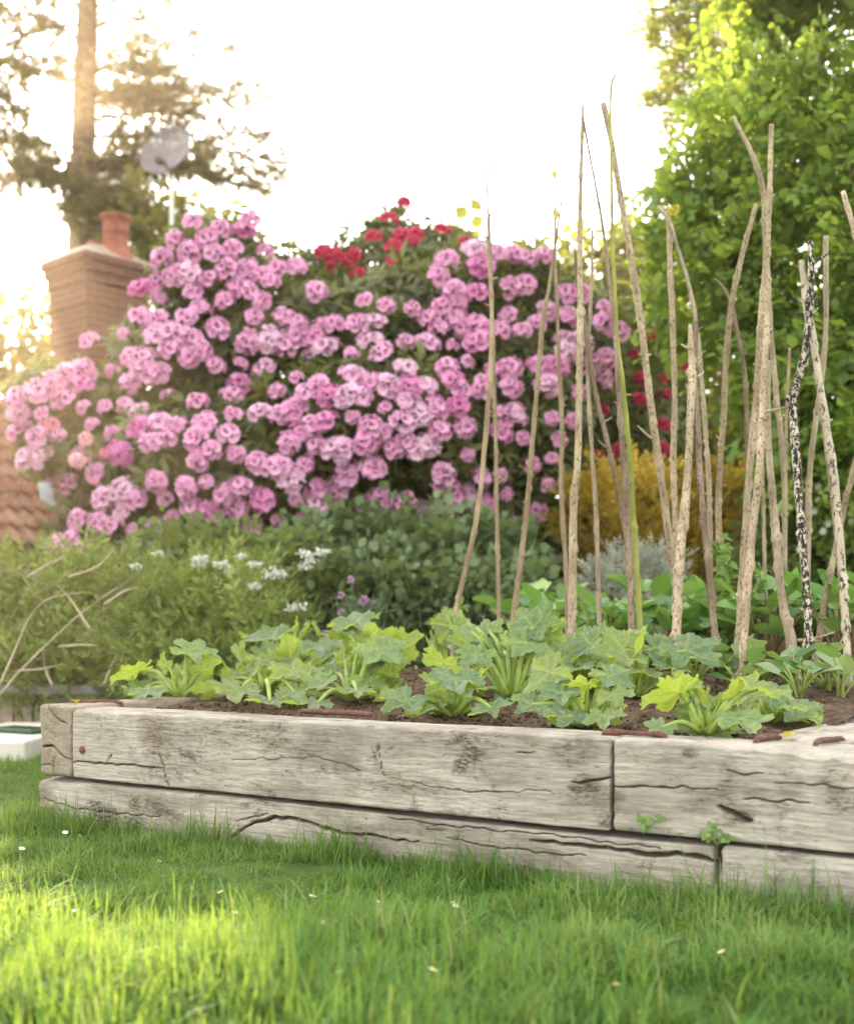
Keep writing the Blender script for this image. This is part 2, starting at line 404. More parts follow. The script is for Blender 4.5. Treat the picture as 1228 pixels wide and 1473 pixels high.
# ---------------------------------------------------------------- timbers
def timber(name, label, O, ang, L, T, H, mat, seed, r=.006, res=.0045, cracks=(), wear=(), knots=(), stains=(), trim=None):
    nx, ny, nz = (max(2, int(round(d/q_))) for d, q_ in ((L, res), (T, res), (H, res*.45)))
    fx = lambda i: i*L/nx; fy = lambda j: j*T/ny; fz = lambda k: k*H/nz
    key, Fq = [], []
    def face(a, b, fn, flip):
        A, B = np.meshgrid(np.arange(a), np.arange(b), indexing='ij')
        c = [fn(A, B), fn(A+1, B), fn(A+1, B+1), fn(A, B+1)]
        if flip: c = c[::-1]
        Fq.append(np.stack(c, -1).reshape(-1, 4))
    code = lambda i, j, k: (i*(ny+1)+j)*(nz+1)+k
    one = lambda A, v: np.full_like(A, v)
    face(nx, nz, lambda a, b: code(a, one(a, 0), b), False)
    face(nx, nz, lambda a, b: code(a, one(a, ny), b), True)
    face(nx, ny, lambda a, b: code(a, b, one(a, nz)), False)
    face(nx, ny, lambda a, b: code(a, b, one(a, 0)), True)
    face(ny, nz, lambda a, b: code(one(a, 0), a, b), True)
    face(ny, nz, lambda a, b: code(one(a, nx), a, b), False)
    F = np.concatenate(Fq); u, inv = np.unique(F, return_inverse=True); F = inv.reshape(-1, 4)
    k = u % (nz+1); j = (u//(nz+1)) % (ny+1); i = u//((nz+1)*(ny+1))
    p = np.stack([fx(i), fy(j), fz(k)], -1); dim = np.array([L, T, H])
    # rounded arrises, of uneven radius along the length
    rr = r*(1+.7*vnoise(p*[4, 3, 3], seed+9)); rr = np.clip(rr, .003, .03)[:, None]
    c = np.clip(p, rr, dim-rr); d = p-c; n = nrm(d); on = np.linalg.norm(d, axis=1) > 1e-9
    nsurf = np.where(on[:, None], n, 0)
    p = np.where(on[:, None], c+rr*n, p)
    amp = .0035*fbm(p*[1.3, 4, 4], seed, 2)+.0010*fbm(p*[7, 60, 60], seed+3, 4)+.0008*vnoise(p*[40, 200, 200], seed+5)
    p = p+nsurf*amp[:, None]
    crack = np.zeros(len(p)); rust = np.zeros(len(p))
    q = p.copy()
    for (fc, poly, wd, dep) in cracks:
        ax = {'front': (0, 2, 1, 1), 'end': (1, 2, 0, 1), 'top': (0, 1, 2, -1)}[fc]
        near = (p[:, ax[2]] < .012) if ax[3] > 0 else (p[:, ax[2]] > dim[ax[2]]-.012)
        idx = np.where(near)[0]
        a2 = p[idx][:, [ax[0], ax[1]]]
        a2 = a2+.004*np.stack([vnoise(np.c_[a2*45, 0*a2[:, :1]], seed+31), vnoise(np.c_[a2*45, 0*a2[:, :1]+7], seed+32)], -1)
        best = np.full(len(idx), 9.); bt = np.zeros(len(idx)); PL = np.asarray(poly, float); m = len(PL)-1
        for e in range(m):
            ab = PL[e+1]-PL[e]; t = np.clip(((a2-PL[e])@ab)/(ab@ab+1e-12), 0, 1)
            ds = np.linalg.norm(a2-PL[e]-t[:, None]*ab, axis=1); up = ds < best
            best = np.where(up, ds, best); bt = np.where(up, (e+t)/m, bt)
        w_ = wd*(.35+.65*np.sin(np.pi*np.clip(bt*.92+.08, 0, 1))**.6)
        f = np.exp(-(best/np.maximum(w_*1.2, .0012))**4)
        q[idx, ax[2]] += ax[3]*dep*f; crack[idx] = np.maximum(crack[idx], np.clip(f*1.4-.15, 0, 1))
    for (x0, z0, rx, rz, dep) in knots:            # worn hollows / knots on the front
        f = np.exp(-((p[:, 0]-x0)/rx)**2-((p[:, 2]-z0)/rz)**2)*(p[:, 1] < .012)
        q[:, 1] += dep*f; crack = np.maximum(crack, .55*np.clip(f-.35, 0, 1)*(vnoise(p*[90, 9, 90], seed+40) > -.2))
    stain = np.zeros(len(p))
    for (x0, z0, rx, rz, st) in stains:
        wn = p+.02*np.stack([fbm(p*[14, 14, 30], seed+60, 3), 0*p[:, 0], fbm(p*[14, 14, 30], seed+61, 3)], -1)
        f = np.clip(1.25-np.sqrt(((wn[:, 0]-x0)/rx)**2+((wn[:, 2]-z0)/rz)**2), 0, 1)
        stain = np.maximum(stain, st*f*np.clip(.75+.55*fbm(p*[25, 25, 120], seed+62, 4), 0, 1.2))
    for (x0, rx, dep) in wear:                     # broken upper arris
        f = np.clip(1-((q[:, 0]-x0)/rx)**2, 0, 1)*np.clip((q[:, 2]-(H-.05))/.05, 0, 1)*np.clip(1-q[:, 1]/.07, 0, 1)
        nz_ = .6+.6*np.abs(fbm(p*[12, 30, 30], seed+50, 3))
        q[:, 2] -= dep*f*nz_; q[:, 1] += dep*.8*f*nz_
    if trim: q = trim(q)
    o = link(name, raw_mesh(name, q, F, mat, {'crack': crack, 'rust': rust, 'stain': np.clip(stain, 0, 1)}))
    o.location = tuple(O); o.rotation_euler = (0, 0, ang)
    ORG[o.name] = np.asarray(O, float)
    return tag(o, label, 'timber', 'weathered timbers of the raised bed')

GREY = ((.475, .44, .38), (.315, .28, .228), (.10, .08, .06))
wA = wood_mat('weathered oak', 1, *GREY); wB = wood_mat('weathered oak pale', 2.3, *GREY)
wC = wood_mat('weathered oak low', 3.7, (.47, .43, .365), (.30, .262, .21), (.10, .08, .06))
wD = wood_mat('weathered oak end grain', 5.2, (.40, .345, .27), (.27, .225, .165), (.10, .075, .055), rings=True)
wE = wood_mat('weathered oak side', 6.1, *GREY)
ZT, ZM = .331, .129                      # top of the upper course, joint between the courses
LA = 1.700
def fpt(px, py, front=True):             # picture -> (x along, z) on the front plane, as lengths along the bed
    Y = rowY(px, 0); p = P(px, py, Y); return ((p[:2]-A0)@DS, p[2])
def stn(z0, x_off, rows):                # (px, py, half width px, half height px, strength) -> stains on the front
    out = []
    for (px, py, a, b, st) in rows:
        x, z = fpt(px, py); x2, z2_ = fpt(px+a, py+b); out.append((x-x_off, z-z0, abs(x2-x), abs(z-fpt(px, py+b)[1]), st))
    return out
def cr(pts, z0): return [(lambda a: (a[0], a[1]-z0))(fpt(*p)) for p in pts]
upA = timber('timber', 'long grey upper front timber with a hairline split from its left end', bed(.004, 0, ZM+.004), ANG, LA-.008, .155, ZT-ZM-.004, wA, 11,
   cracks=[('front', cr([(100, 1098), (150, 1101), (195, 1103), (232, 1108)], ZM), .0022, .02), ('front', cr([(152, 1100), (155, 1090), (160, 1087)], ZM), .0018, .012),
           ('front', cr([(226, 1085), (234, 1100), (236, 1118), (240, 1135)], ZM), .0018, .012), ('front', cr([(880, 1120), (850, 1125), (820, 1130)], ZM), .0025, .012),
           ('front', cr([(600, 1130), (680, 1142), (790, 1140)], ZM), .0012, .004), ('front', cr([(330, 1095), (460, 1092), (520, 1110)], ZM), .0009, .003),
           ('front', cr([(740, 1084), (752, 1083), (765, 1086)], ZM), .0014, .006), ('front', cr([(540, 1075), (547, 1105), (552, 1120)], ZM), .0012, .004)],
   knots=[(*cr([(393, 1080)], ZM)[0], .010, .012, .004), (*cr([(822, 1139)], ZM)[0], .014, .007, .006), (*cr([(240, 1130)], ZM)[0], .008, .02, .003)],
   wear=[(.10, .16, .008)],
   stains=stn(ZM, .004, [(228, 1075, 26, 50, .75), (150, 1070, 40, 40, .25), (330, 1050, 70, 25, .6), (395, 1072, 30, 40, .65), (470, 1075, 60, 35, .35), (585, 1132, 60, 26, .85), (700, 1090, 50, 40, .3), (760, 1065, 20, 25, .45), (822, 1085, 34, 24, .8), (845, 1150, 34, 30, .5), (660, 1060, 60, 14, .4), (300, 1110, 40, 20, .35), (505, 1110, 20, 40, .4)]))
def crt(pts, z0): return [(x-LA-.004, z-.002) for x, z in cr(pts, z0)]
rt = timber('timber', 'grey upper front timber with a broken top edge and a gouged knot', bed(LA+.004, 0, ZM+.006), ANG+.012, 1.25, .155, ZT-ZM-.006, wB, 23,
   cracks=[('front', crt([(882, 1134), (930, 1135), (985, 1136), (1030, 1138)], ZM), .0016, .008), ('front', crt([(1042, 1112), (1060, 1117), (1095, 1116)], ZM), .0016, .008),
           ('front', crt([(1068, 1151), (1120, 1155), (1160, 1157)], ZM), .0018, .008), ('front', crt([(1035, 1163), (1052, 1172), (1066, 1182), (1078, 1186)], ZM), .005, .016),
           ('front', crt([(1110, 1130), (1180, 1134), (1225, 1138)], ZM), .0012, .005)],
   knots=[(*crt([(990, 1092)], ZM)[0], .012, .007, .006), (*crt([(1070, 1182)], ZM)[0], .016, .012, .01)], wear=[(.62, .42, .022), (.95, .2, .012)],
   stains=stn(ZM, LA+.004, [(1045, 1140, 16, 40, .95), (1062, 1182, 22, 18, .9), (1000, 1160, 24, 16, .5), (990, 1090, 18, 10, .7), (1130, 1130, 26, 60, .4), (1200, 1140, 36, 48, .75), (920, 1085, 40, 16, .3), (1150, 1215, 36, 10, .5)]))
rt.location = tuple(bed(LA+.004, 0, ZM+.006))
lo_tilt = lambda q: np.c_[q[:, 0], q[:, 1]-.002, q[:, 2]-np.clip(.05-q[:, 0], 0, 1)*np.clip(.06-q[:, 2], 0, 1)*0]
lowL = -.155
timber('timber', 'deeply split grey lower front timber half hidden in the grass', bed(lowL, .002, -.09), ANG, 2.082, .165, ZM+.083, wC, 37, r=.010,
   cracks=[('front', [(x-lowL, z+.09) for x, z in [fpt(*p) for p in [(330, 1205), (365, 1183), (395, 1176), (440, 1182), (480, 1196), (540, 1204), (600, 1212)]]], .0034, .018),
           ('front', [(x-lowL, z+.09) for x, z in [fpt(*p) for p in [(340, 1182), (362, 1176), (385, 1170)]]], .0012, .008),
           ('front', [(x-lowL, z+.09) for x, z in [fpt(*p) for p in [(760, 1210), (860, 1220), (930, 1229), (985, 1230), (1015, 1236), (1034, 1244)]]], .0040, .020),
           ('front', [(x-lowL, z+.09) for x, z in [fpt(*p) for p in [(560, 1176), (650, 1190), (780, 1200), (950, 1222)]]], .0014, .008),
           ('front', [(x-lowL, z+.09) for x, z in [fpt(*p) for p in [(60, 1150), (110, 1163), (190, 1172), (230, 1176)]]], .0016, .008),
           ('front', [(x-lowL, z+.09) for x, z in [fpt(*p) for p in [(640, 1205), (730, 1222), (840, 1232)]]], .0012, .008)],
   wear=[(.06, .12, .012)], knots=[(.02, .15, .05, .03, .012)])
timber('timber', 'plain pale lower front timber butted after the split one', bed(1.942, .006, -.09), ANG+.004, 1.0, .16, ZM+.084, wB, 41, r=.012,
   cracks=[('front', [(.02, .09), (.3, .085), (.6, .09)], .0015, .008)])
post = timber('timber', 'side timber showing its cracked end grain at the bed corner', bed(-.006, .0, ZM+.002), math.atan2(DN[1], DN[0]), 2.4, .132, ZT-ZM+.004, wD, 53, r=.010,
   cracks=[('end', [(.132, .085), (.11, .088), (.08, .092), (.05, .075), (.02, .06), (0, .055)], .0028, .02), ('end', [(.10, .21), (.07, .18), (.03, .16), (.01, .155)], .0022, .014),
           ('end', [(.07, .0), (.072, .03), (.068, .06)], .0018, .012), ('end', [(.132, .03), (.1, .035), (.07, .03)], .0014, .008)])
timber('timber', 'side timber lying under the cracked end grain one', bed(-.016, .168, -.09), math.atan2(DN[1], DN[0]), 2.2, .132, ZM+.086, wC, 59)
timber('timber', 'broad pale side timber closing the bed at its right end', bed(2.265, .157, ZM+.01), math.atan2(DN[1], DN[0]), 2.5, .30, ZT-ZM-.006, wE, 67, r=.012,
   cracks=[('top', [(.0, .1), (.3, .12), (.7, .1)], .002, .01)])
timber('timber', 'lower side timber under the broad one at the right end', bed(2.265, .172, -.09), math.atan2(DN[1], DN[0]), 2.4, .16, ZM+.08, wC, 71)

# screw in the long timber
m_iron = plain('rusty iron', (.135, .066, .05), .75, .45, 90, .3, .35, .5)
x_, z_ = fpt(119, 1079)
V, F = lathe([(.0001, .004), (.006, .0045), (.0085, .002), (.009, -.003)], 14)
V2, F2 = lathe([(.0105, .0015), (.0125, .0005), (.0125, -.004)], 14)
V, F = merge([(V, F), (V2, F2)])
V = V[:, [0, 2, 1]]*[1, -1, 1]
sc_o = link('screw', raw_mesh('screw', V, F, m_iron), upA); sc_o.location = (x_-.004, -.0005, z_-ZM-.004)
# iron dogs (staples) across the joints
def staple(label, a, b, r=.0068, lift=.006, leg=.04):
    a = np.asarray(a, float); b = np.asarray(b, float)
    d = nrm(b-a); up = np.array([0, 0, 1.])
    pts = [a-up*leg, a+up*(lift-.010), a+up*lift+d*.010, a*.5+b*.5+up*(lift+.001), b+up*lift-d*.010, b+up*(lift-.010), b-up*leg]
    V, F = tube(pts, [r*.8, r*.85, r, r*1.05, r*.95, r*.85, r*.8], 10, .006, .28, random.randint(1, 99))
    tag(mk('iron_staple', V, F, m_iron, origin=(a+b)/2), label, 'staple', 'rusty iron staples')
def top(px, D, dz=0): 
    Y = rowY(px, D); return np.array([(px-CX)*Y/FP, Y, ZT+dz])
staple('rusty staple at the bed corner beside a sprig of yellow leaves', top(100, .10), top(176, .19), lift=.010)
staple('rusty staple standing proud on the soil side of the long timber', top(432, .17), top(538, .17), lift=.012, leg=.06)
staple('rusty staple tying the two upper front timbers across their joint', top(868, .055), top(957, .075), lift=.008)
staple('rusty staple with a pale leaf lying at its end', top(1086, .09), top(1122, .17), lift=.008)
staple('rusty staple lying flat on the broad pale side timber', top(1172, .09), top(1212, .20), lift=.008)
# ---------------------------------------------------------------- bean poles
def bark(name, a, b, spot, spotamt, sc_=1., green=None):
    s = NT(name); v = s.coord(); n = s.noise(s.mapping(v, (40, 40, 9)), sc_, 5, .65); n2 = s.noise(s.mapping(v, (130, 130, 70)), sc_, 4, .7); n3 = s.noise(s.mapping(v, (14, 14, 5)), sc_, 3)
    c = s.ramp(n, [(.3, a), (.68, b)])
    c = s.mix(s.ramp(n3, [(.42, (0,)*3), (.62, (.6,)*3)]), c, tuple(x*.62 for x in a))
    c = s.mix(s.ramp(n2, [(spotamt-.05, (1,)*3), (spotamt+.02, (0,)*3)]), c, spot)
    return s.end(s.bsdf(c, .8, .2, s.math('ADD', n, n2), .5, .004))
bk = {
 'tan': bark('tan bark', (.24, .17, .10), (.42, .33, .22), (.13, .09, .055), .40),
 'pale': bark('pale bark', (.32, .24, .15), (.56, .46, .325), (.12, .08, .045), .44),
 'grey': bark('grey bark', (.28, .215, .14), (.49, .405, .285), (.12, .085, .05), .42),
 'brown': bark('brown bark', (.16, .11, .072), (.31, .235, .165), (.065, .045, .03), .43),
 'green': bark('green bark', (.22, .24, .05), (.36, .36, .10), (.16, .10, .05), .33),
 'mottled': bark('black mottled bark', (.42, .36, .27), (.56, .49, .38), (.018, .015, .012), .54, .8),
 'patched': bark('patched bark', (.33, .28, .2), (.52, .45, .34), (.05, .04, .03), .45, .5),
}
m_twig = plain('thin twig', (.30, .23, .14), .8, .3, 60)
m_greentwig = plain('green stem', (.20, .26, .06), .7, .3, 60)
POLES = [
 # label, bark, D foot, D top, picture path from foot to top, widths (px), twigs [(t along, side, length)]
 ('bent tan pole farthest left, a dark stub and hair thin whip on top', 'tan', 1.35, 1.5, [(653, 915), (657, 872), (679, 778), (690, 713), (695, 663), (702, 585), (706, 522), (707, 451), (704, 365), (702.6, 312)], [8, 8, 8, 8, 8, 8, 7.5, 7, 6.5, 6], [(.80, -1, .02), (.86, 1, .02), (.55, 1, .012), (.35, -1, .01), (.95, -1, .03)]),
 ('slim pinkish tan pole second from the left, meeting the bent one high up', 'tan', 1.6, 1.5, [(718, 900), (715, 772), (713, 647), (710.5, 554), (709, 480), (707, 425)], [6.5, 6.5, 6, 6, 5, 3], [(.5, 1, .05), (.68, -1, .03)]),
 ('slim brown pole leaning right to cross a leafy tipped one', 'tan', 1.6, 1.55, [(737, 897), (754, 766), (763.6, 660), (773, 547), (781, 460), (788, 422), (797, 362), (808, 284)], [9, 8.5, 8, 7, 6.5, 6, 4, 2], [(.35, -1, .012), (.62, 1, .012)]),
 ('slim upright brown pole tipped with two yellow leaves', 'tan', 1.75, 1.55, [(815, 915), (813.6, 819), (807, 710), (808, 616), (804, 522), (801, 440), (798, 365), (799, 265)], [7, 7, 7, 6.5, 6, 5, 3.5, 1.8], [(.55, 1, .012)]),
 ('tall thick straight beige pole kinked in its lower half, its top dark and split', 'pale', 1.45, 1.45, [(822, 915), (824, 760), (825, 713), (829, 680), (832, 616), (834, 460), (834, 308), (838, 151)], [12.5, 12, 12.5, 11, 10.5, 9.5, 7, 5], [(.62, -1, .02), (.75, -1, .012), (.28, 1, .01)]),
 ('long thin switch slanting down to the right from the top of the tall beige pole', 'brown', 1.35, 1.45, [(908, 900), (901, 741), (895, 647), (888.5, 554), (885, 494), (868, 337), (845, 208), (836, 157)], [10, 9, 8.5, 7.5, 6.5, 4.5, 3.5, 3], [(.3, 1, .02), (.45, -1, .015)]),
 ('green thorny rose cane curving to a dark tip, tallest of all the poles', 'green', 1.4, 1.5, [(920, 896), (910, 741), (904, 647), (895, 554), (888, 494), (881, 365), (879.5, 280), (878, 137), (886, 104)], [9.5, 9, 8.5, 8, 7, 5.5, 4.5, 4, 2.5], [(.3, 1, .015), (.36, -1, .012), (.44, 1, .03), (.5, -1, .015), (.55, 1, .015), (.6, -1, .014), (.64, 1, .014), (.68, -1, .012), (.72, 1, .012), (.77, -1, .012), (.82, 1, .012), (.88, 1, .010), (.93, -1, .010)]),
 ('long smooth beige pole leaning left to a blunt sawn top beside the green cane', 'pale', 1.95, 1.6, [(980, 900), (968, 820), (954, 712), (936, 586), (922, 470), (906, 362), (890, 270), (877, 194), (867, 148)], [12, 11.5, 11.5, 11, 10.5, 10, 9.5, 9, 9], [(.4, -1, .08), (.55, 1, .012)]),
 ('short thin grey pole with a forked tip between the tall beige pole and the switch', 'grey', 1.6, 1.55, [(862, 910), (857, 741), (851, 647), (845, 522), (849, 440), (851, 394), (851.5, 331)], [7, 7, 6.5, 6, 5.5, 5, 3], [(.93, 1, .04), (.97, -1, .025), (.8, -1, .012)]),
 ('reddish flaking pole with a pale cut top against the tall beige pole, slanting right', 'brown', 1.7, 1.5, [(910, 895), (904, 803), (892, 725), (876, 647), (857, 569), (845, 497), (838.5, 450), (829.5, 408), (827, 362)], [8, 8, 7.5, 7, 7, 7.5, 6.5, 5.5, 4.5], [(.54, -1, .05), (.6, 1, .03), (.3, -1, .02)]),
 ('straight pale grey pole with an angled fork and yellow lichen on top', 'pale', 2.1, 1.9, [(976, 870), (974, 820), (968, 676), (970, 568), (966.5, 460), (963, 380), (961, 318), (946, 297)], [9, 9, 9, 8.5, 8.5, 8, 8, 5], [(.35, 1, .012)]),
 ('slim grey pole bending away from the forked pale pole down to the right', 'grey', 2.1, 1.9, [(1021, 870), (1020.5, 784), (1019, 694), (1011.5, 586), (1002.5, 478), (989, 405), (975, 360), (965, 322)], [7.5, 7.5, 7, 7, 6.5, 6, 4.5, 3.5], [(.7, 1, .02), (.5, -1, .012)]),
 ('short thick pale pole with a ragged broken top and flaking bark', 'pale', 1.3, 1.5, [(972, 945), (974, 856), (986, 712), (993, 600), (995, 530), (993, 467)], [14.5, 14, 13, 12, 13, 7], [(.93, -1, .03), (.9, 1, .025), (.85, 1, .03), (.6, -1, .01)]),
 ('dark brown pole leaning left into the ragged topped one', 'brown', 1.35, 1.5, [(1029.5, 937), (1019, 820), (1008, 712), (1002.5, 604), (999, 530), (1000, 462)], [11, 10.5, 10, 9, 8, 6], [(.5, 1, .012), (.97, 1, .025), (.7, -1, .012)]),
 ('pale pole leaning right behind the others with a clean cut top', 'pale', 2.2, 1.9, [(1035, 850), (1033, 712), (1040, 604), (1044, 514), (1052.5, 432), (1070, 355), (1087, 293)], [9.5, 9.5, 9, 9, 8, 7.5, 6.5], [(.5, -1, .02), (.4, 1, .015)]),
 ('thin brown pole hooked at the top, crossing the clean cut pale pole', 'brown', 2.2, 2.0, [(1078, 850), (1074.5, 661), (1071, 543), (1060, 480), (1049, 432), (1038, 412), (1027.6, 401)], [7, 7, 6.5, 6, 5.5, 4.5, 4], [(.6, 1, .012)]),
 ('tall grey pole curving off to the left above the knot where three poles cross', 'grey', 2.0, 1.7, [(1127, 880), (1128, 748), (1125, 658), (1116, 568), (1109, 490), (1102, 379), (1097, 279), (1082.5, 226), (1054, 168)], [8, 8, 8, 8.5, 8.5, 9, 8.5, 8, 6.5], [(.45, 1, .012), (.75, 1, .012)]),
 ('tall straight pale pole with a sawn top, passing where three poles cross', 'pale', 1.7, 1.7, [(1062, 905), (1076, 694), (1087, 568), (1094, 460), (1101, 379), (1106, 279), (1109, 179)], [11, 10.5, 10, 10, 9.5, 8.5, 8], [(.87, 1, .015), (.55, -1, .01), (.5, 1, .015)]),
 ('rough speckled pole with one long side spur, its foot nearest the long timber', 'pale', 1.2, 1.6, [(1067, 966), (1076, 820), (1091, 676), (1096, 586), (1103, 460), (1106, 400)], [12.5, 12.5, 11.5, 11, 9.5, 7], [(.66, 1, .085), (.8, -1, .012), (.86, 1, .012), (.9, -1, .015)]),
 ('grey brown pole with a forked spur at its foot and a square cut top', 'grey', 1.6, 1.6, [(1138, 930), (1136, 913), (1123, 856), (1112, 730), (1103, 604), (1105, 518)], [17, 16, 13, 11, 9.5, 8], [(.08, 1, .12), (.7, -1, .012)]),
 ('twisted pole mottled black and white with a knobbed top', 'mottled', 1.22, 1.55, [(1164, 980), (1159, 856), (1148, 712), (1140, 590), (1142, 565), (1158, 508), (1162, 460), (1165.5, 400), (1165.5, 347)], [13, 13, 13, 13, 13, 13, 12, 10, 8.5], [(.95, 1, .05), (.83, 1, .03), (.15, -1, .012), (.74, -1, .015)]),
 ('pole of pale wood with black patches, leaning left to a stubby cut top', 'patched', 1.25, 1.6, [(1220, 968), (1207.5, 784), (1198.5, 683), (1180.5, 568), (1168, 482), (1160, 445), (1152, 376)], [12, 12, 12, 11.5, 11, 11, 9], [(.9, -1, .02), (.6, 1, .012), (.4, -1, .015)]),
 ('smooth grey pole with rounded top behind the mottled black one', 'grey', 2.1, 1.9, [(1160, 870), (1161, 802), (1164, 676), (1180.5, 550), (1187, 470), (1187, 339)], [9, 9, 8.5, 8, 7.5, 7.5], [(.5, 1, .01)]),
 ('pole leaning left into view, only its sawn upper end showing', 'pale', 1.3, 1.6, [(1330, 960), (1290, 640), (1262, 450), (1228, 332), (1212, 276)], [10, 10, 9.5, 9, 8], []),
 ('smooth pale pole leaning out to the right from behind the patched one', 'pale', 1.75, 1.5, [(1174, 940), (1184, 874), (1202, 784), (1213, 730), (1227, 676), (1252, 560)], [9.5, 9.5, 9, 9, 8.5, 7], []),
 ('thinnest pale pole of the back pair seen between the knotted poles', 'pale', 2.4, 2.2, [(1100, 850), (1098, 760), (1096, 690), (1093, 560)], [5, 5, 5, 4], []),
 ('thin pale pole of the back pair standing right of the knotted poles', 'pale', 2.4, 2.2, [(1127, 860), (1129, 740), (1130, 615), (1135, 500)], [5.5, 5.5, 5, 4], []),
 ('thin straight switch running close beside the patched pole', 'grey', 1.7, 1.6, [(1206, 820), (1198, 737), (1184, 622), (1178, 560)], [5, 5, 4.5, 3.5], []),
]
m_yleaf = leafmat('yellow leaf', [(.2, (.45, .38, .05)), (.8, (.62, .52, .12))], .5)
def path3(path, D0, D1):
    y0, y1 = path[0][1], path[-1][1]; out = []
    for (px, py) in path:
        D = D0+(D1-D0)*(y0-py)/(y0-y1); out.append(P(px, py, rowY(px, D)))
    return np.array(out)
for i, (lab, b, D0, D1, path, wd, tw) in enumerate(POLES):
    C = path3(path, D0, D1)
    rad = np.array([.94*w_*p[1]/FP/2 for w_, p in zip(wd, C)])
    rad = np.maximum(rad, .0036)
    d = C[0]-C[1]; zt = soil_z(1, D0)-.09
    k = max(0., (C[0][2]-zt)/max(.05, -d[2])); foot = C[0]+d*k
    if k > 0: C = np.vstack([foot, C]); rad = np.r_[rad[0]*1.03, rad]
    V, F = tube(C, rad, 12, .012, .19, i+3)
    # knots along the wood
    Cs, _ = smoothpath(C, .012); ln = np.linspace(0, 1, len(Cs))
    for t_ in R.uniform(.12, .95, 9):
        kp = Cs[int(t_*(len(Cs)-1))]; rr = np.interp(t_, np.linspace(0, 1, len(rad)), rad)
        dv = V-kp; near = np.abs(dv@nrm(C[-1]-C[0])); dd_ = randdir(1)[0]
        f = np.exp(-(near/.011)**2)*np.clip(.45+(nrm(dv)@dd_), 0, 1.2)
        V = V+nrm(dv)*(f*rr*.48)[:, None]
    root = mk('bean_pole', V, F, bk[b], origin=C[0]); tag(root, lab, 'pole', 'rough sticks set up as bean supports')
    for (t_, sd_, L) in tw:
        j = int((.08+.92*t_)*(len(Cs)-1)); rr = np.interp(j/(len(Cs)-1), np.linspace(0, 1, len(rad)), rad); p0 = Cs[j]
        dr = nrm([sd_*1.0, R.uniform(-.5, .2), R.uniform(.25, .9)]); L = L+rr
        if 'thorny' in lab: dr = nrm([sd_, R.uniform(-.4, .4), -.15+R.uniform(0, .3)]); L = L*.7
        if 'spur' in lab and L > .06: dr = nrm([1, -.2, .22])
        e = p0+dr*L; m_ = p0*.45+e*.55+np.array([0, 0, -.05*L])
        r0 = min(rr*.55, .0055) if L < .06 else min(rr*.4, .005)
        tv, tF = tube([p0, m_, e], [r0*1.3, r0*.9, r0*.45], 6, .006, .15, j)
        mk('twig', tv, tF, m_greentwig if b == 'green' else bk[b], root)
    if i == 0:
        top_ = C[-1]; Y = top_[1]
        wp = [top_, P(701, 294, Y), P(700.5, 262, Y), P(704, 240, Y), P(705.5, 224, Y)]
        tv, tF = tube(wp, [.0052, .0046, .0042, .004, .0034], 6, .01); mk('whip', tv, tF, m_twig, root)
        tv, tF = tube([top_-np.array([0, 0, .03]), top_+np.array([.002, 0, .01])], [.008, .006], 8, .006, .5, 4); mk('stub', tv, tF, bk['brown'], root)
    if 'yellow leaves' in lab:
        for (qx, qy, s_) in ((795, 252, .022), (796, 308, .026)):
            c = P(qx, qy, C[-1][1]); l_ = leaf(s_*1.4, s_, 4, .3, .4)
            M = frames(np.array([[.35, -.2, -.9]]), np.array([[0, -1., .3]]))[0]
            t_ = tf(l_, M, c+np.array([0, 0, s_*.7])); st = thinquad(c+np.array([0, 0, s_*.7]), [C[-1][0], C[-1][1], c[2]-.012], .0008)
            V_, F_ = merge([t_, st]); mk('leaf', V_, F_, m_yleaf, root, {'rnd': R.random(len(V_))})
    if 'lichen' in lab:
        n = 60; c = P(968, 302, C[-1][1])
        V_, F_, a_ = scatter([leaf(.02, .014, 3, .3, .3)], frames(randdir(n), randdir(n)), c+R.normal(size=(n, 3))*[.018, .014, .012], .3+.6*R.random(n))
        mk('lichen', V_, F_, m_yleaf, root, {'rnd': a_})

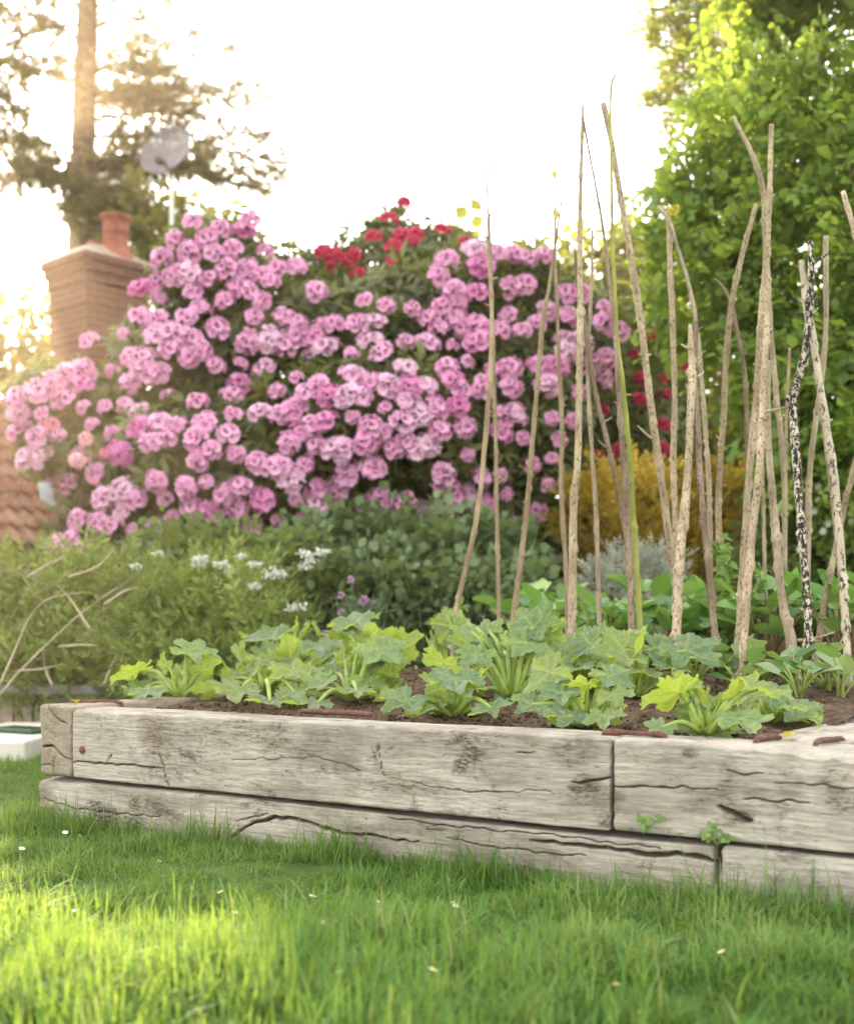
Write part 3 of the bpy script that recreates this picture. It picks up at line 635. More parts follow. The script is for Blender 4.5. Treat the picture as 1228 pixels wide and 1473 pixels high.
# ---------------------------------------------------------------- courgettes
def courg_leaf(rng):
    nr, na = 12, 100
    th = np.linspace(-math.pi, math.pi, na, endpoint=False)
    lob = [(0, 1.0, .42), (1.12, .95, .40), (-1.12, .95, .40), (2.15, .78, .42), (-2.15, .78, .42)]
    r = np.full(na, .68)
    for a, L, w_ in lob:
        dlt = np.abs((th-a+math.pi)%(2*math.pi)-math.pi); r = np.maximum(r, L*rng.uniform(.93, 1.05)*np.exp(-(dlt/(w_*1.45))**2.6))
    sin_ = np.exp(-((math.pi-np.abs(th))/.34)**2); r = r*(1-.80*sin_)
    r = r*(1+.12*np.abs(((th*14.5/math.pi) % 1)-.5)*2-.06+.03*np.sin(th*31+rng.uniform(0, 6)))
    t = np.linspace(0, 1, nr)**.9
    rr = t[:, None]*r[None]; X = rr*np.cos(th); Y = rr*np.sin(th)
    vein = np.zeros_like(X); c_ = rng.uniform(.05, .35); bend = rng.uniform(.05, .45)
    for a, L, w_ in lob:
        dlt = (th-a+math.pi) % (2*math.pi)-math.pi
        v = np.exp(-(rr*np.abs(np.sin(dlt))/.035)**2)*(np.cos(dlt) > 0)*np.clip(1.1-rr/L, 0, 1)[...]
        vein = np.maximum(vein, v)
        for q in range(1, 5):                       # side veins off each main vein
            for s_ in (-1, 1):
                u = rr*np.cos(dlt)-L*(.14+.18*q); k_ = rr*np.sin(dlt)*s_
                v2 = np.exp(-((u-k_*.8)/.022)**2)*(k_ > 0)*(k_ < .30)
                vein = np.maximum(vein, .6*v2)
    fold = np.zeros_like(X)
    for a, L, w_ in lob:
        dlt = np.abs((th-a+math.pi) % (2*math.pi)-math.pi); fold = np.maximum(fold, np.exp(-(dlt/.28)**2)[None]*np.ones_like(rr))
    Z = .16*rr*(1-fold)*1.0+c_*rr**2*.35-bend*np.clip(X, 0, 2)**2*.55-.05*vein
    Z = Z+.10*rr**2*np.sin(th*rng.integers(7, 11)+rng.uniform(0, 6))+.06*vnoise(np.stack([X.ravel()*5, Y.ravel()*7, 0*X.ravel()+rng.uniform(0, 99)], -1), 5).reshape(X.shape)
    V = np.stack([X, Y, Z], -1).reshape(-1, 3)
    i = np.arange(nr-1)[:, None]*na; k = np.arange(na)[None]
    F = np.stack([i+k, i+na+k, i+na+(k+1) % na, i+(k+1) % na], -1).reshape(-1, 4)
    return V, F, vein.ravel()
rngL = np.random.default_rng(21)
CLV = [courg_leaf(rngL) for _ in range(8)]
s_ = NT('courgette leaf'); v_ = s_.coord()
oi = s_.n('ShaderNodeObjectInfo').outputs['Random']
n1 = s_.noise(v_, 16, 3); n2 = s_.noise(v_, 70, 3, .7)
c0 = s_.ramp(s_.math('FRACT', s_.math('MULTIPLY', oi, 7.31)), [(.1, (.042, .115, .062)), (.45, (.075, .165, .08)), (.8, (.10, .21, .05)), (1, (.16, .26, .09))]); c0 = s_.mix(s_.ramp(n1, [(.35, (0,)*3), (.7, (.55,)*3)]), c0, (.15, .25, .12))
c0 = s_.mix(s_.ramp(oi, [(.35, (0,)*3), (1, (.75,)*3)]), c0, (.26, .33, .06))
sil = s_.math('MULTIPLY', s_.ramp(n2, [(.46, (0,)*3), (.60, (.85,)*3)]), s_.ramp(n1, [(.4, (.2,)*3), (.7, (.9,)*3)]))
c0 = s_.mix(s_.math('MULTIPLY', sil, .55), c0, (.40, .48, .39))
c0 = s_.mix(s_.math('MULTIPLY', s_.attr('vein'), .9), c0, (.42, .50, .20))
b_ = s_.bsdf(c0, .40, .6, n2, .5, .005)
t_ = s_.n('ShaderNodeBsdfTranslucent'); s_.l(s_.mix(.65, c0, (.62, .74, .04)), t_.inputs['Color'])
mx = s_.n('ShaderNodeMixShader'); mx.inputs[0].default_value = .5; s_.l(b_.outputs[0], mx.inputs[1]); s_.l(t_.outputs[0], mx.inputs[2])
m_cleaf = s_.end(mx)
s_ = NT('courgette stalk'); n_ = s_.noise(s_.coord(), 30, 3)
b_ = s_.bsdf(s_.ramp(n_, [(.3, (.20, .30, .05)), (.7, (.36, .46, .12))]), .5, .4)
t_ = s_.n('ShaderNodeBsdfTranslucent'); t_.inputs['Color'].default_value = (.4, .5, .06, 1)
mx = s_.n('ShaderNodeMixShader'); mx.inputs[0].default_value = .25; s_.l(b_.outputs[0], mx.inputs[1]); s_.l(t_.outputs[0], mx.inputs[2])
m_cst = s_.end(mx)
# plant: label, foot px, D, leaves (px, py, dD, size px, pose)   pose b = face towards us, y = stood up and lit through, t = flat top, s = small upright
CG = [
 ('courgette plant at the left end of the bed with one leaf thrust out sideways', 260, .50, [(182, 972, 0, 58, 'l'), (207, 999, -.18, 42, 'b'), (238, 951, .02, 42, 's'), (230, 976, .10, 46, 'y'), (287, 940, .05, 56, 't'), (304, 958, .1, 58, 'y'), (260, 975, .12, 52, 'y'), (332, 990, .05, 36, 'b'), (298, 987, .03, 38, 'y'), (248, 988, .05, 30, 's'), (268, 960, .15, 40, 's')]),
 ('broad courgette plant behind the first gap, its leaves lit yellow from behind', 415, 1.0, [(374, 915, .02, 66, 't'), (342, 944, -.05, 54, 'y'), (366, 955, -.1, 50, 'y'), (417, 934, -.03, 76, 'y'), (427, 895, .1, 30, 's'), (436, 910, .12, 48, 'y'), (462, 933, -.1, 46, 'b'), (398, 960, -.15, 44, 'b'), (440, 950, .1, 50, 'y'), (388, 935, .15, 54, 'y')]),
 ('low courgette plant with blue green leaves hanging over the long timber', 380, .62, [(327, 972, .02, 50, 'y'), (340, 1000, -.22, 52, 'b'), (391, 1010, -.25, 54, 'b'), (430, 972, -.05, 58, 'b'), (427, 1000, -.15, 46, 'b'), (362, 985, .05, 44, 'b'), (410, 985, .1, 40, 'y')]),
 ('courgette plant behind the standing staple with thick pale stalks', 503, .58, [(518, 948, .08, 44, 'b'), (514, 997, -.2, 40, 'b'), (494, 940, .1, 40, 's'), (559, 941, .05, 60, 'b'), (480, 960, .1, 48, 'y'), (453, 1014, -.22, 36, 'b'), (535, 925, .15, 56, 'y'), (455, 985, -.05, 40, 'b'), (570, 965, .1, 46, 'y')]),
 ('tall leaved courgette plant farthest back, in front of the chives', 520, 1.25, [(495, 896, 0, 66, 't'), (484, 920, -.05, 52, 'y'), (552, 916, 0, 62, 'y'), (590, 925, .05, 60, 'y'), (520, 915, .1, 56, 't'), (455, 905, .05, 40, 'y'), (530, 935, -.1, 50, 'y')]),
 ('courgette plant with two blue grey leaves spread low on the soil in front of it', 655, .40, [(572, 1015, -.14, 56, 'b'), (618, 982, -.02, 58, 'y'), (655, 985, -.08, 66, 'b'), (669, 995, -.08, 44, 'b'), (708, 1022, -.12, 50, 'b'), (640, 965, .08, 56, 'b'), (622, 1010, -.05, 36, 'b'), (690, 975, .1, 52, 'y')]),
 ('largest courgette plant, a fan of thick stalks in the middle of the bed', 735, .72, [(777, 888, .1, 78, 'u'), (728, 917, .05, 40, 's'), (702, 924, .05, 50, 'y'), (677, 948, -.1, 48, 'b'), (770, 932, .02, 56, 'b'), (682, 905, .12, 58, 't'), (640, 914, .15, 48, 'b'), (663, 888, .2, 38, 's'), (627, 934, .1, 76, 'y'), (655, 925, .02, 52, 'y'), (745, 900, .12, 46, 's'), (700, 900, .15, 46, 'y'), (800, 905, .1, 60, 'u')]),
 ('flat courgette plant whose leaves lie along the timber left of the butt joint', 845, .33, [(774, 980, .02, 64, 'b'), (792, 1002, -.05, 52, 'b'), (757, 1018, -.12, 44, 'b'), (813, 1037, -.12, 50, 'b'), (868, 1037, -.12, 48, 'b'), (865, 976, .05, 34, 'y'), (891, 978, .03, 52, 'b'), (842, 990, .02, 46, 'b'), (885, 1005, -.05, 40, 'b')]),
 ('dark courgette plant in the shade between the middle fan and the poles', 835, .95, [(828, 935, .02, 68, 'b'), (813, 967, -.12, 66, 'b'), (800, 945, .05, 50, 'b'), (860, 955, -.02, 50, 'b'), (850, 920, .12, 54, 'u'), (890, 955, -.05, 48, 'b'), (775, 960, .05, 50, 'b')]),
 ('courgette plant with two big upright leaves before the thick ragged pole', 915, .85, [(885, 920, .02, 74, 'u'), (921, 922, -.04, 66, 'u'), (1005, 943, .05, 70, 'b'), (935, 970, -.08, 46, 'b'), (958, 938, .08, 52, 'b'), (900, 950, -.1, 46, 'b'), (975, 960, -.02, 44, 'b')]),
 ('courgette plant with thick spread stalks in front of the right hand butt joint', 1015, .28, [(953, 1004, .02, 80, 'l'), (1017, 1002, .03, 48, 's'), (1061, 994, .06, 56, 'y'), (1110, 995, .08, 70, 'r'), (1074, 1043, -.10, 58, 'b'), (944, 1050, -.10, 36, 'b'), (1000, 1010, .04, 40, 's'), (1034, 1008, .05, 42, 's'), (985, 1000, .10, 48, 'b')]),
 ('small courgette plant at the right end of the row near the mottled pole', 1103, .52, [(1124, 1008, .02, 50, 'b'), (1090, 990, .06, 42, 'y'), (1150, 1020, -.05, 30, 'b'), (1075, 1000, .08, 44, 'b'), (1110, 1000, .1, 40, 'y')]),
]
cnt = 0
for (lab, px, D, lv) in CG:
    Y = rowY(px, D); base = np.array([(px-CX)*Y/FP, Y, 0]); base[2] = float(soil_z(1, D))-.004
    root = thing('courgette_plant', lab, 'courgette plant', base, 'courgette plants growing in the raised bed')
    n = 50                                               # heart of young shoots
    hv, hf, ha = scatter([leaf(.05, .016, 4, .5, -.2)], frames(nrm(R.normal(size=(12, 3))*[.5, .5, .2]+[0, 0, 1]), randdir(12)), base+R.normal(size=(12, 3))*[.008, .008, 0]+[0, 0, .02], .5+R.random(12)*.8)
    mk('shoot_tip', hv, hf, m_cst, root, {'rnd': ha})
    by_ = HY+(HC-base[2])*FP/Y
    lv = lv+[(px+R.uniform(-74, 74), by_-R.uniform(0, 36), R.uniform(-.02, .18), R.uniform(34, 54), R.choice(['y', 'b', 'b', 'u'])) for _ in range(8)]
    for (lx, ly, dD, sz, pose) in lv:
        lD = D+dD; lY = rowY(lx, lD); c = P(lx, ly, lY); size = sz*lY/FP*.73*{'b': 1.1, 't': 1.05, 'l': 1.0, 'r': 1.0, 'y': .84, 's': .72, 'u': .80}[pose]
        out = nrm(np.array([c[0]-base[0], (c[1]-base[1])*1.0, 0])+1e-4*randdir(1)[0])
        j = R.normal(size=3)*.16
        if pose == 'b':  tip = nrm(out*1.0+[0, -.55, -.45]+j); nn = nrm([.1*out[0], -.62, .95]+j)
        elif pose == 't': tip = nrm(out+[0, -.2, .05]+j); nn = nrm([0, -.2, 1.]+j)
        elif pose == 'y': tip = nrm(out*.9+[0, .2, .75]+j); nn = nrm(np.array([-.25, .75, .75])-out*.15+j)
        elif pose == 's': tip = nrm(out*.25+[0, .15, 1.]+j); nn = nrm(np.array([-.55, .65, .2])+2*j)
        elif pose == 'u': tip = nrm(out*.7+[0, -.1, .75]+j); nn = nrm(np.array([-.3, -.55, .75])+j)
        elif pose == 'l': tip = nrm([-1, -.15, -.35]+.4*j); nn = nrm([-.25, .35, .8]+.5*j)
        else: tip = nrm([1, -.15, -.25]+.4*j); nn = nrm([.3, -.25, .8]+.5*j)
        M = frames(tip[None], nn[None])[0]
        t3 = CLV[cnt % len(CLV)]; cnt += 1
        bl = c-tip*size*.42                               # where the stalk meets the blade
        V = (t3[0]*size)@M.T+bl
        lo_ = soil_z(1, lD)+.004; V[:, 2] = np.where(V[:, 2] < lo_, lo_+.15*(V[:, 2]-lo_)+.004, V[:, 2])
        lf = mk('leaf', V, t3[1], m_cleaf, root, {'vein': t3[2]})
        b0 = base+np.array([out[0]*.012, out[1]*.012, .015+.01*R.random()])
        mid = b0*.5+bl*.5+np.array([0, 0, .16*np.linalg.norm(bl-b0)])
        mid[2] = max(mid[2], soil_z(1, lD)+.015)
        L = np.linalg.norm(bl-b0); r0 = .0050+.012*min(L, .3)
        tv, tF = tube([b0, mid, bl-M[:, 2]*.002], [r0*1.35, r0, r0*.62], 8, .012, .05, cnt)
        mk('leaf_stalk', tv, tF, m_cst, lf) if False else None
        o = link('leaf_stalk', raw_mesh('leaf_stalk', tv-ORG[root.name], tF, m_cst), lf)
# ---------------------------------------------------------------- leafy masses
class Blob:
    def __init__(s, px, py, rx, ry, Y, dep=.8):
        s.c = P(px, py, Y); k = Y/FP; s.r = np.array([rx*k, rx*k*dep, ry*k])
    def ray(s, px, py):
        d = np.array([(px-CX)/FP, 1., (HY-py)/FP]); o = np.array([0, 0, HC])
        a = d/s.r; b = (o-s.c)/s.r
        A, B, C = a@a, 2*a@b, b@b-1; q = B*B-4*A*C
        return None if q < 0 else (-B-math.sqrt(q))/(2*A)
def sample(blobs, dens, lo=.72, hi=1.04, rng=R, cull=.8, zmin=-9, back=True):
    Ps, Ns = [], []
    for b in blobs:
        area = 4*math.pi*((b.r[0]*b.r[1])**1.6/3+(b.r[0]*b.r[2])**1.6/3+(b.r[1]*b.r[2])**1.6/3)**(1/1.6)
        n = int(area*dens); d = randdir(n, rng)
        if not back: d[:, 1] = np.where(d[:, 1] > .35, -d[:, 1], d[:, 1])
        f = lo+(hi-lo)*rng.random(n)**.6
        lump = 1+.16*vnoise(d*2.3+b.c, 3)+.09*vnoise(d*5+b.c, 4)
        p = b.c+d*b.r*(f*lump)[:, None]; nn = nrm(d/b.r)
        ok = p[:, 2] > zmin
        for o in blobs:
            if o is not b: ok &= (np.sum(((p-o.c)/o.r)**2, 1) > cull*cull)
        Ps.append(p[ok]); Ns.append(nn[ok])
    return np.concatenate(Ps), np.concatenate(Ns)
def foliage(name, blobs, dens, tpls, size, mat, parent, up=.5, hang=0., lo=.72, hi=1.04, cull=.8, zmin=-9, gap=None, spread=.55, back=True, axis='x', clump=.0):
    p, n = sample(blobs, dens, lo, hi, cull=cull, zmin=zmin, back=back)
    if gap is not None:
        g_ = fbm(p*gap[0], 77, 3); p, n = p[g_ > gap[1]], n[g_ > gap[1]]
    m = len(p)
    d = nrm(n+np.array([0, 0, up-hang])+spread*R.normal(size=(m, 3)))
    if axis == 'x': M = frames(d, nrm(np.array([0, 0, 1.])+.45*R.normal(size=(m, 3))))
    else:
        M = frames(randdir(m), d); y = M[:, :, 1]; x = nrm(np.cross(y, d)); M = np.stack([x, np.cross(d, x), d], -1)
    sz = size*(.7+.6*R.random(m))
    rnd = np.clip(.5+.42*fbm(p*2.2, 91, 3)*clump+(R.random(m)-.5)*(1-.5*clump), 0, 1)
    V, F, a = scatter(tpls, M, p, sz, rnd)
    return mk(name, V, F, mat, parent, {'rnd': a})
def limbs(name, base, targets, r0, mat, parent, split=.35):
    parts = []
    for i, t in enumerate(targets):
        base = np.asarray(base, float); t = np.asarray(t, float)
        m1 = base+(t-base)*.3+np.array([0, 0, .12*np.linalg.norm(t-base)]); m2 = base+(t-base)*.7+randdir(1)[0]*.05*np.linalg.norm(t-base)
        parts.append(tube([base+R.normal(size=3)*r0*.6*[1, 1, 0], m1, m2, t], [r0*R.uniform(.5, .9), r0*.5, r0*.35, r0*.12], 7, .08, .15, i))
    V, F = merge(parts); return mk(name, V, F, mat, parent)

m_bark = plain('shrub bark', (.16, .11, .075), .9, .4, 25, .15, 0, .5)
m_rleaf = leafmat('rhododendron leaf', [(.15, (.045, .052, .02)), (.5, (.115, .135, .048)), (.8, (.21, .225, .085)), (1., (.34, .32, .13))], .32, (.35, .40, .05), .42, .4)
RT = [whorl(8, .115, .038, .3), whorl(7, .12, .036, .5, (0, .9)), whorl(9, .105, .036, .2)]

# flower trusses: domes of five-lobed trumpets
def floret(rng, d=.05):
    V, F, e, bl = [], [], [], []
    for k in range(5):
        st = [(.0, .007, -.022), (.35, .0145, -.005), (.75, .0198, .006), (1., .0130, .004)]
        n0 = len(V)
        for (t, w_, z) in st:
            for q in (-1, 0, 1):
                x = .004+t*.030; V.append([x, q*w_, z+.003*abs(q)*t+rng.normal()*.0050*t]); e.append(t); bl.append(1. if k == 0 and .2 < t < .5 else (.55 if k == 0 and .5 < t < .9 and q == 0 else (.5 if k in (1, 4) and .2 < t < .5 and q == (-1 if k == 1 else 1) else 0.)))
        m = rotm('Z', k*2*math.pi/5); vs = np.array(V[n0:])@m.T
        V[n0:] = [list(x) for x in vs]
        for i in range(3):
            a = n0+i*3; F += [[a, a+3, a+4, a+1], [a+1, a+4, a+5, a+2]]
    return np.array(V), np.array(F), np.array(e), np.array(bl)
def truss(rng, n=16, R_=.052):
    ps, E, B, Q = [], [], [], []
    ga = math.pi*(3-math.sqrt(5))
    for i in range(n):
        z = 1-1.25*(i+.4)/n; z = max(z, -.35); r = math.sqrt(max(0, 1-z*z)); a = i*ga+rng.uniform(-.2, .2)
        d = nrm(np.array([r*math.cos(a), r*math.sin(a), z+.05])+.12*rng.normal(size=3)); 
        up = nrm(np.array([0, 0, 1.])+.3*rng.normal(size=3)+1e-3)
        x = nrm(up-d*(up@d)) if abs(up@d) < .97 else nrm(np.cross(d, [1, .2, 0])); M = np.stack([x, np.cross(d, x), d], -1)
        f = floret(rng); s_ = rng.uniform(.78, .95)
        ps.append((f[0]*s_@M.T+d*R_*rng.uniform(.75, 1.16)*np.array([1, 1, .9]), f[1])); E.append(f[2]); B.append(f[3]); Q.append(np.full(len(f[0]), rng.random()))
    V, F = merge(ps); return V, F, np.concatenate(E), np.concatenate(B), np.concatenate(Q)
def petal_mat(name, rim, mid, throat, blot, transl=.38):
    s = NT(name); e = s.attr('edge'); oi_ = s.n('ShaderNodeObjectInfo').outputs['Random']
    c = s.ramp(e, [(0., throat), (.4, mid), (1., rim)])
    c = s.mix(s.math('MULTIPLY', s.attr('tone'), .3), c, tuple(min(1, x*1.3+.04) for x in rim))
    if 'crimson' not in name: c = s.mix(s.ramp(oi_, [(.0, (.6,)*3), (.45, (0,)*3)]), c, tuple(min(.95, x*.45+.5) for x in rim)); c = s.mix(s.ramp(oi_, [(.55, (0,)*3), (1., (.75,)*3)]), c, (mid[0]*.88, mid[1]*.55, mid[2]*.82))
    c = s.mix(s.attr('blotch'), c, blot)
    b = s.bsdf(c, .55, .25); t = s.n('ShaderNodeBsdfTranslucent'); s.l(c, t.inputs['Color'])
    m = s.n('ShaderNodeMixShader'); m.inputs[0].default_value = transl; s.l(b.outputs[0], m.inputs[1]); s.l(t.outputs[0], m.inputs[2])
    return s.end(m)
m_pink = petal_mat('pink petals', (.92, .53, .75), (.88, .40, .65), (.80, .28, .53), (.15, .006, .055))
m_crim = petal_mat('crimson petals', (.66, .055, .14), (.58, .035, .10), (.36, .02, .055), (.10, .005, .015), .3)
m_salm = petal_mat('salmon petals', (.88, .46, .54), (.85, .38, .48), (.65, .22, .32), (.3, .05, .06))
TR = {}
rngT = np.random.default_rng(5)
for nm, m in (('pink', m_pink), ('crim', m_crim), ('salm', m_salm)):
    TR[nm] = []
    for k in range(5 if nm == 'pink' else 2):
        t = truss(rngT, 15 if nm == 'pink' else 13, .056 if nm == 'pink' else .045); TR[nm].append((raw_mesh('flower_truss', t[0], t[1], m, {'edge': t[2], 'blotch': t[3], 'tone': t[4]}), t))
def trusses(root, blobs, pts, kind, dfl, keep=100):
    rows = []
    for (px, py, sc_) in pts:
        ts = [t for t in (b.ray(px, py) for b in blobs) if t]
        Y = (min(ts) if ts else dfl)
        p = P(px, py, Y-(.16 if kind == 'pink' else .34)); 
        bb = min(blobs, key=lambda b: np.linalg.norm((p-b.c)/b.r)); n = nrm((p-bb.c)/bb.r)
        d = nrm(n*.7+np.array([0, -.25, .65])+.25*R.normal(size=3)); rows.append((sc_, p, d))
    rows.sort(key=lambda r: -r[0]); rest = []
    for i, (sc_, p, d) in enumerate(rows):
        x = nrm(np.cross(d, randdir(1)[0])); M = np.stack([x, np.cross(d, x), d], -1); me, t = TR[kind][i % len(TR[kind])]
        S_ = sc_*p[1]/FP/2/.0735*(1 if kind == 'pink' else 1.12)
        if i < keep:
            o = bpy.data.objects.new('flower_truss', me); COL.objects.link(o); o.parent = root
            o.matrix_local = Matrix.Translation(Vector(p-ORG[root.name])) @ Matrix(M.tolist()).to_4x4() @ Matrix.Diagonal((S_*random.uniform(.9, 1.12), S_*random.uniform(.9, 1.12), S_*random.uniform(.72, .95), 1))
        else: rest.append(((t[0]*S_)@M.T+p, t[1], t[2], t[3], t[4]))
    if rest:
        V, F = merge([(r[0], r[1]) for r in rest])
        o = mk('flower_trusses', V, F, m_pink if kind == 'pink' else m_crim, root, {'edge': np.concatenate([r[2] for r in rest]), 'blotch': np.concatenate([r[3] for r in rest]), 'tone': np.concatenate([r[4] for r in rest])})
        o['kind'] = 'stuff'

def z2(ox, oy, k, s): return [(ox+x/k, oy+y/k) for x, y in (tuple(map(float, q.split(','))) for q in s.split())]
pink = []
pink += z2(180, 270, 3.232, '315,165 440,195 555,205 585,160 380,245 235,245 300,305 180,335 410,310 500,290 470,385 570,385 235,415 400,430 300,405 75,475 155,440 315,490 160,520 470,525 535,465 580,490 640,530 680,440 710,380 800,375 640,410 890,485 70,600 155,620 145,685 230,680 285,605 350,565 305,700 430,660 600,605 565,630 640,600 735,600 800,630 575,720 585,765 680,710 755,745 800,690 860,700 915,660 970,640 935,745 870,780 30,790 80,800 215,760 220,800 300,790 350,765 165,865 100,860 30,910 650,845 540,915 500,970 340,1000 300,1010 380,1010 85,1050 160,1090 190,1170 120,1190 370,1095 630,1050 720,1065 790,1035 850,965 905,920 945,970 930,1085 1060,870 1140,905 1040,970 1100,975 1075,645 1155,625 1140,715 1190,770 330,1165 400,1220 480,1150 820,1135 880,1110 760,1190 890,1200 1120,1190 1140,1110 1190,1140')
pink += z2(0, 520, 2.924, '80,155 160,125 85,215 50,235 265,165 230,95 285,60 355,40 165,320 185,400 120,410 90,290 345,405 505,390 410,470 240,480 295,520 435,580 520,545 520,630 575,580 335,670 415,680 470,690 680,330 650,375 590,280 345,100 560,100 640,60 690,45 945,290 900,385 830,420 660,505 690,500 785,525 1010,530 950,560 895,630 1000,620 1060,700 930,735 655,700 610,770 665,765 245,780 380,800 230,770 310,760 1085,430 1140,450 1060,410 1100,585 800,610')
pink += z2(400, 520, 2.924, '45,350 110,300 165,275 210,250 225,365 280,375 165,360 350,290 400,290 440,275 360,330 300,150 350,155 465,105 535,30 550,110 540,160 620,110 600,140 535,190 660,190 600,230 525,250 710,30 735,85 770,125 775,165 755,195 850,130 870,90 920,50 975,30 975,110 1100,20 1170,20 1135,100 950,235 1000,220 1040,205 940,305 540,335 580,370 630,355 490,370 680,290 785,280 15,440 50,495 400,445 290,475 155,590 165,540 255,545 430,580 460,640 380,610 410,640 690,480 850,495 790,565 735,560 620,630 630,690 720,655 870,600 870,650 1080,635 1000,700 530,590 520,300 610,190 690,220')
pink += z2(560, 80, 3.506, '290,1035 335,1020 245,1115 435,985 460,1060 545,1000 620,1010 690,1030 780,1015 500,1090 330,1185 370,1170 610,1170 680,1165 440,1200 340,1250 265,1275 200,1330 245,1380 330,1320 600,1315 670,1390 740,1360 440,1350 370,1370 500,1380 560,1390 450,1440 200,1450 880,1440 890,1210 960,1200 900,1330 800,1290 990,1200 1090,1280 1080,1350 1150,1400 1120,1340')
pink += z2(620, 460, 3.203, '790,30 870,60 560,190 500,200 620,150 740,200 800,180 830,160 780,270 680,110 700,230')
seen = []
for q in pink:                                            # the zooms overlap: drop doubles
    if all((q[0]-a)**2+(q[1]-b)**2 > 15**2 for a, b in seen): seen.append(q)
pink = [(x, y, R.uniform(32, 43)*(1.06 if y > 480 else .95)) for x, y in seen]
tries = 0
OUTL = [(305, 425, 95, 105), (235, 545, 130, 100), (110, 590, 85, 55), (330, 670, 180, 95), (420, 500, 150, 115), (555, 610, 170, 110), (660, 470, 120, 108), (720, 610, 110, 125), (815, 500, 75, 80), (190, 730, 80, 50)]
while tries < 900:                                        # smaller trusses deeper between the big ones
    tries += 1; e = OUTL[tries % len(OUTL)]; a, q = R.uniform(0, 6.283), math.sqrt(R.random())
    x, y = e[0]+e[2]*q*math.cos(a), e[1]+e[3]*q*math.sin(a)
    if all((x-b[0])**2+(y-b[1])**2 > 27**2 for b in pink) and len(pink) < len(seen)+70 and not (440 < x < 640 and y < 430): pink.append((x, y, R.uniform(22, 31)))
PB = [Blob(313, 425, 86, 110, 9.5), Blob(268, 555, 112, 108, 9.3), Blob(90, 585, 72, 62, 9.1), Blob(165, 650, 85, 100, 9.1), Blob(75, 640, 45, 35, 9.0), Blob(330, 680, 190, 105, 9.0), Blob(420, 500, 150, 125, 9.6),
      Blob(555, 620, 180, 125, 9.0), Blob(660, 470, 130, 118, 9.5), Blob(720, 600, 130, 145, 9.2), Blob(815, 500, 85, 88, 9.6), Blob(195, 740, 90, 58, 8.9), Blob(115, 770, 45, 30, 8.8), Blob(560, 520, 120, 105, 9.3), Blob(760, 420, 70, 60, 9.7)]
RG = -.95
rh = thing('rhododendron', 'huge pink flowered rhododendron spreading between the chimney and the bean poles', 'rhododendron', P(470, 900, 9.6)*[1, 1, 0]+[0, 0, RG], 'rhododendrons behind the bed')
foliage('foliage', PB, 120, RT, 1.0, m_rleaf, rh, up=.35, clump=.9, lo=.62, hi=1.0, cull=.72, zmin=.0, gap=(1.6, -.75), spread=.7, axis='z')
limbs('branches', ORG[rh.name], [b.c-np.array([0, 0, .2]) for b in PB]+[P(500, 690, 8.7), P(770, 740, 9.2), P(640, 560, 8.8), P(520, 600, 8.6)], .08, m_bark, rh)
trusses(rh, PB, pink, 'pink', 9.2)
PS = thing('rose_bush', 'bush with a few salmon pink blooms among the left end of the pink rhododendron', 'shrub', P(110, 900, 8.6)*[1, 1, 0]+[0, 0, -.6])
sb = [Blob(95, 635, 45, 40, 8.75), Blob(125, 670, 40, 45, 8.6)]
foliage('foliage', sb, 35, RT, .6, m_rleaf, PS, clump=.8, lo=.5, axis='z')
limbs('branches', ORG[PS.name], [b.c for b in sb], .03, m_bark, PS)
trusses(PS, sb, [(76, 612, 28), (124, 632, 26), (112, 662, 28), (150, 652, 20)], 'salm', 8.4)
# crimson rhododendrons
CB = [Blob(565, 400, 95, 85, 10.2), Blob(480, 390, 55, 40, 10.1), Blob(640, 380, 60, 45, 10.2), Blob(577, 330, 22, 45, 10.2), Blob(560, 350, 40, 40, 10.2)]
cr1 = thing('rhododendron', 'crimson rhododendron rising above the middle of the pink one, a single bloom on top', 'rhododendron', P(565, 900, 10.3)*[1, 1, 0]+[0, 0, RG], 'rhododendrons behind the bed')
foliage('foliage', CB, 100, RT, 1.0, m_rleaf, cr1, up=.5, clump=.9, lo=.5, hi=1.05, cull=.7, spread=.7, axis='z')
limbs('branches', ORG[cr1.name], [b.c for b in CB]+[P(581, 300, 10.2)], .06, m_bark, cr1)
crim = z2(180, 270, 3.232, '1155,225 920,300 980,315 950,370 1065,315 1080,405 910,580 1215,585 1040,340')+z2(560, 80, 3.506, '75,740 270,880 0,820 140,900 20,960 385,955 80,1120 200,1190 15,1035 0,1300 120,930 60,900')
trusses(cr1, CB, [(x, y, R.uniform(21, 30)) for x, y in crim], 'crim', 10.0)
CB2 = [Blob(900, 510, 75, 95, 10.4), Blob(880, 640, 100, 105, 10.1), Blob(945, 600, 50, 100, 10.5), Blob(770, 440, 35, 55, 10.0)]
cr2 = thing('rhododendron', 'dark crimson rhododendron seen between the bean poles', 'rhododendron', P(890, 900, 10.4)*[1, 1, 0]+[0, 0, -.5], 'rhododendrons behind the bed')
foliage('foliage', CB2, 75, RT, 1.05, m_rleaf, cr2, up=.3, clump=.8, lo=.5, hi=1.02, cull=.7, spread=.7, axis='z')
limbs('branches', ORG[cr2.name], [b.c for b in CB2], .06, m_bark, cr2)
crim2 = z2(620, 460, 3.203, '935,160 970,270 965,370 795,415 860,605 760,625 650,640 700,690 830,885 660,890 570,575 1020,690 805,690')+z2(900, 460, 2.78, '60,230 160,235 155,300 60,320 150,420 155,520 100,600 90,60 235,190')+z2(560, 80, 3.506, '755,1140 755,1215')
trusses(cr2, CB2, [(x, y, R.uniform(19, 27)) for x, y in crim2], 'crim', 10.0)

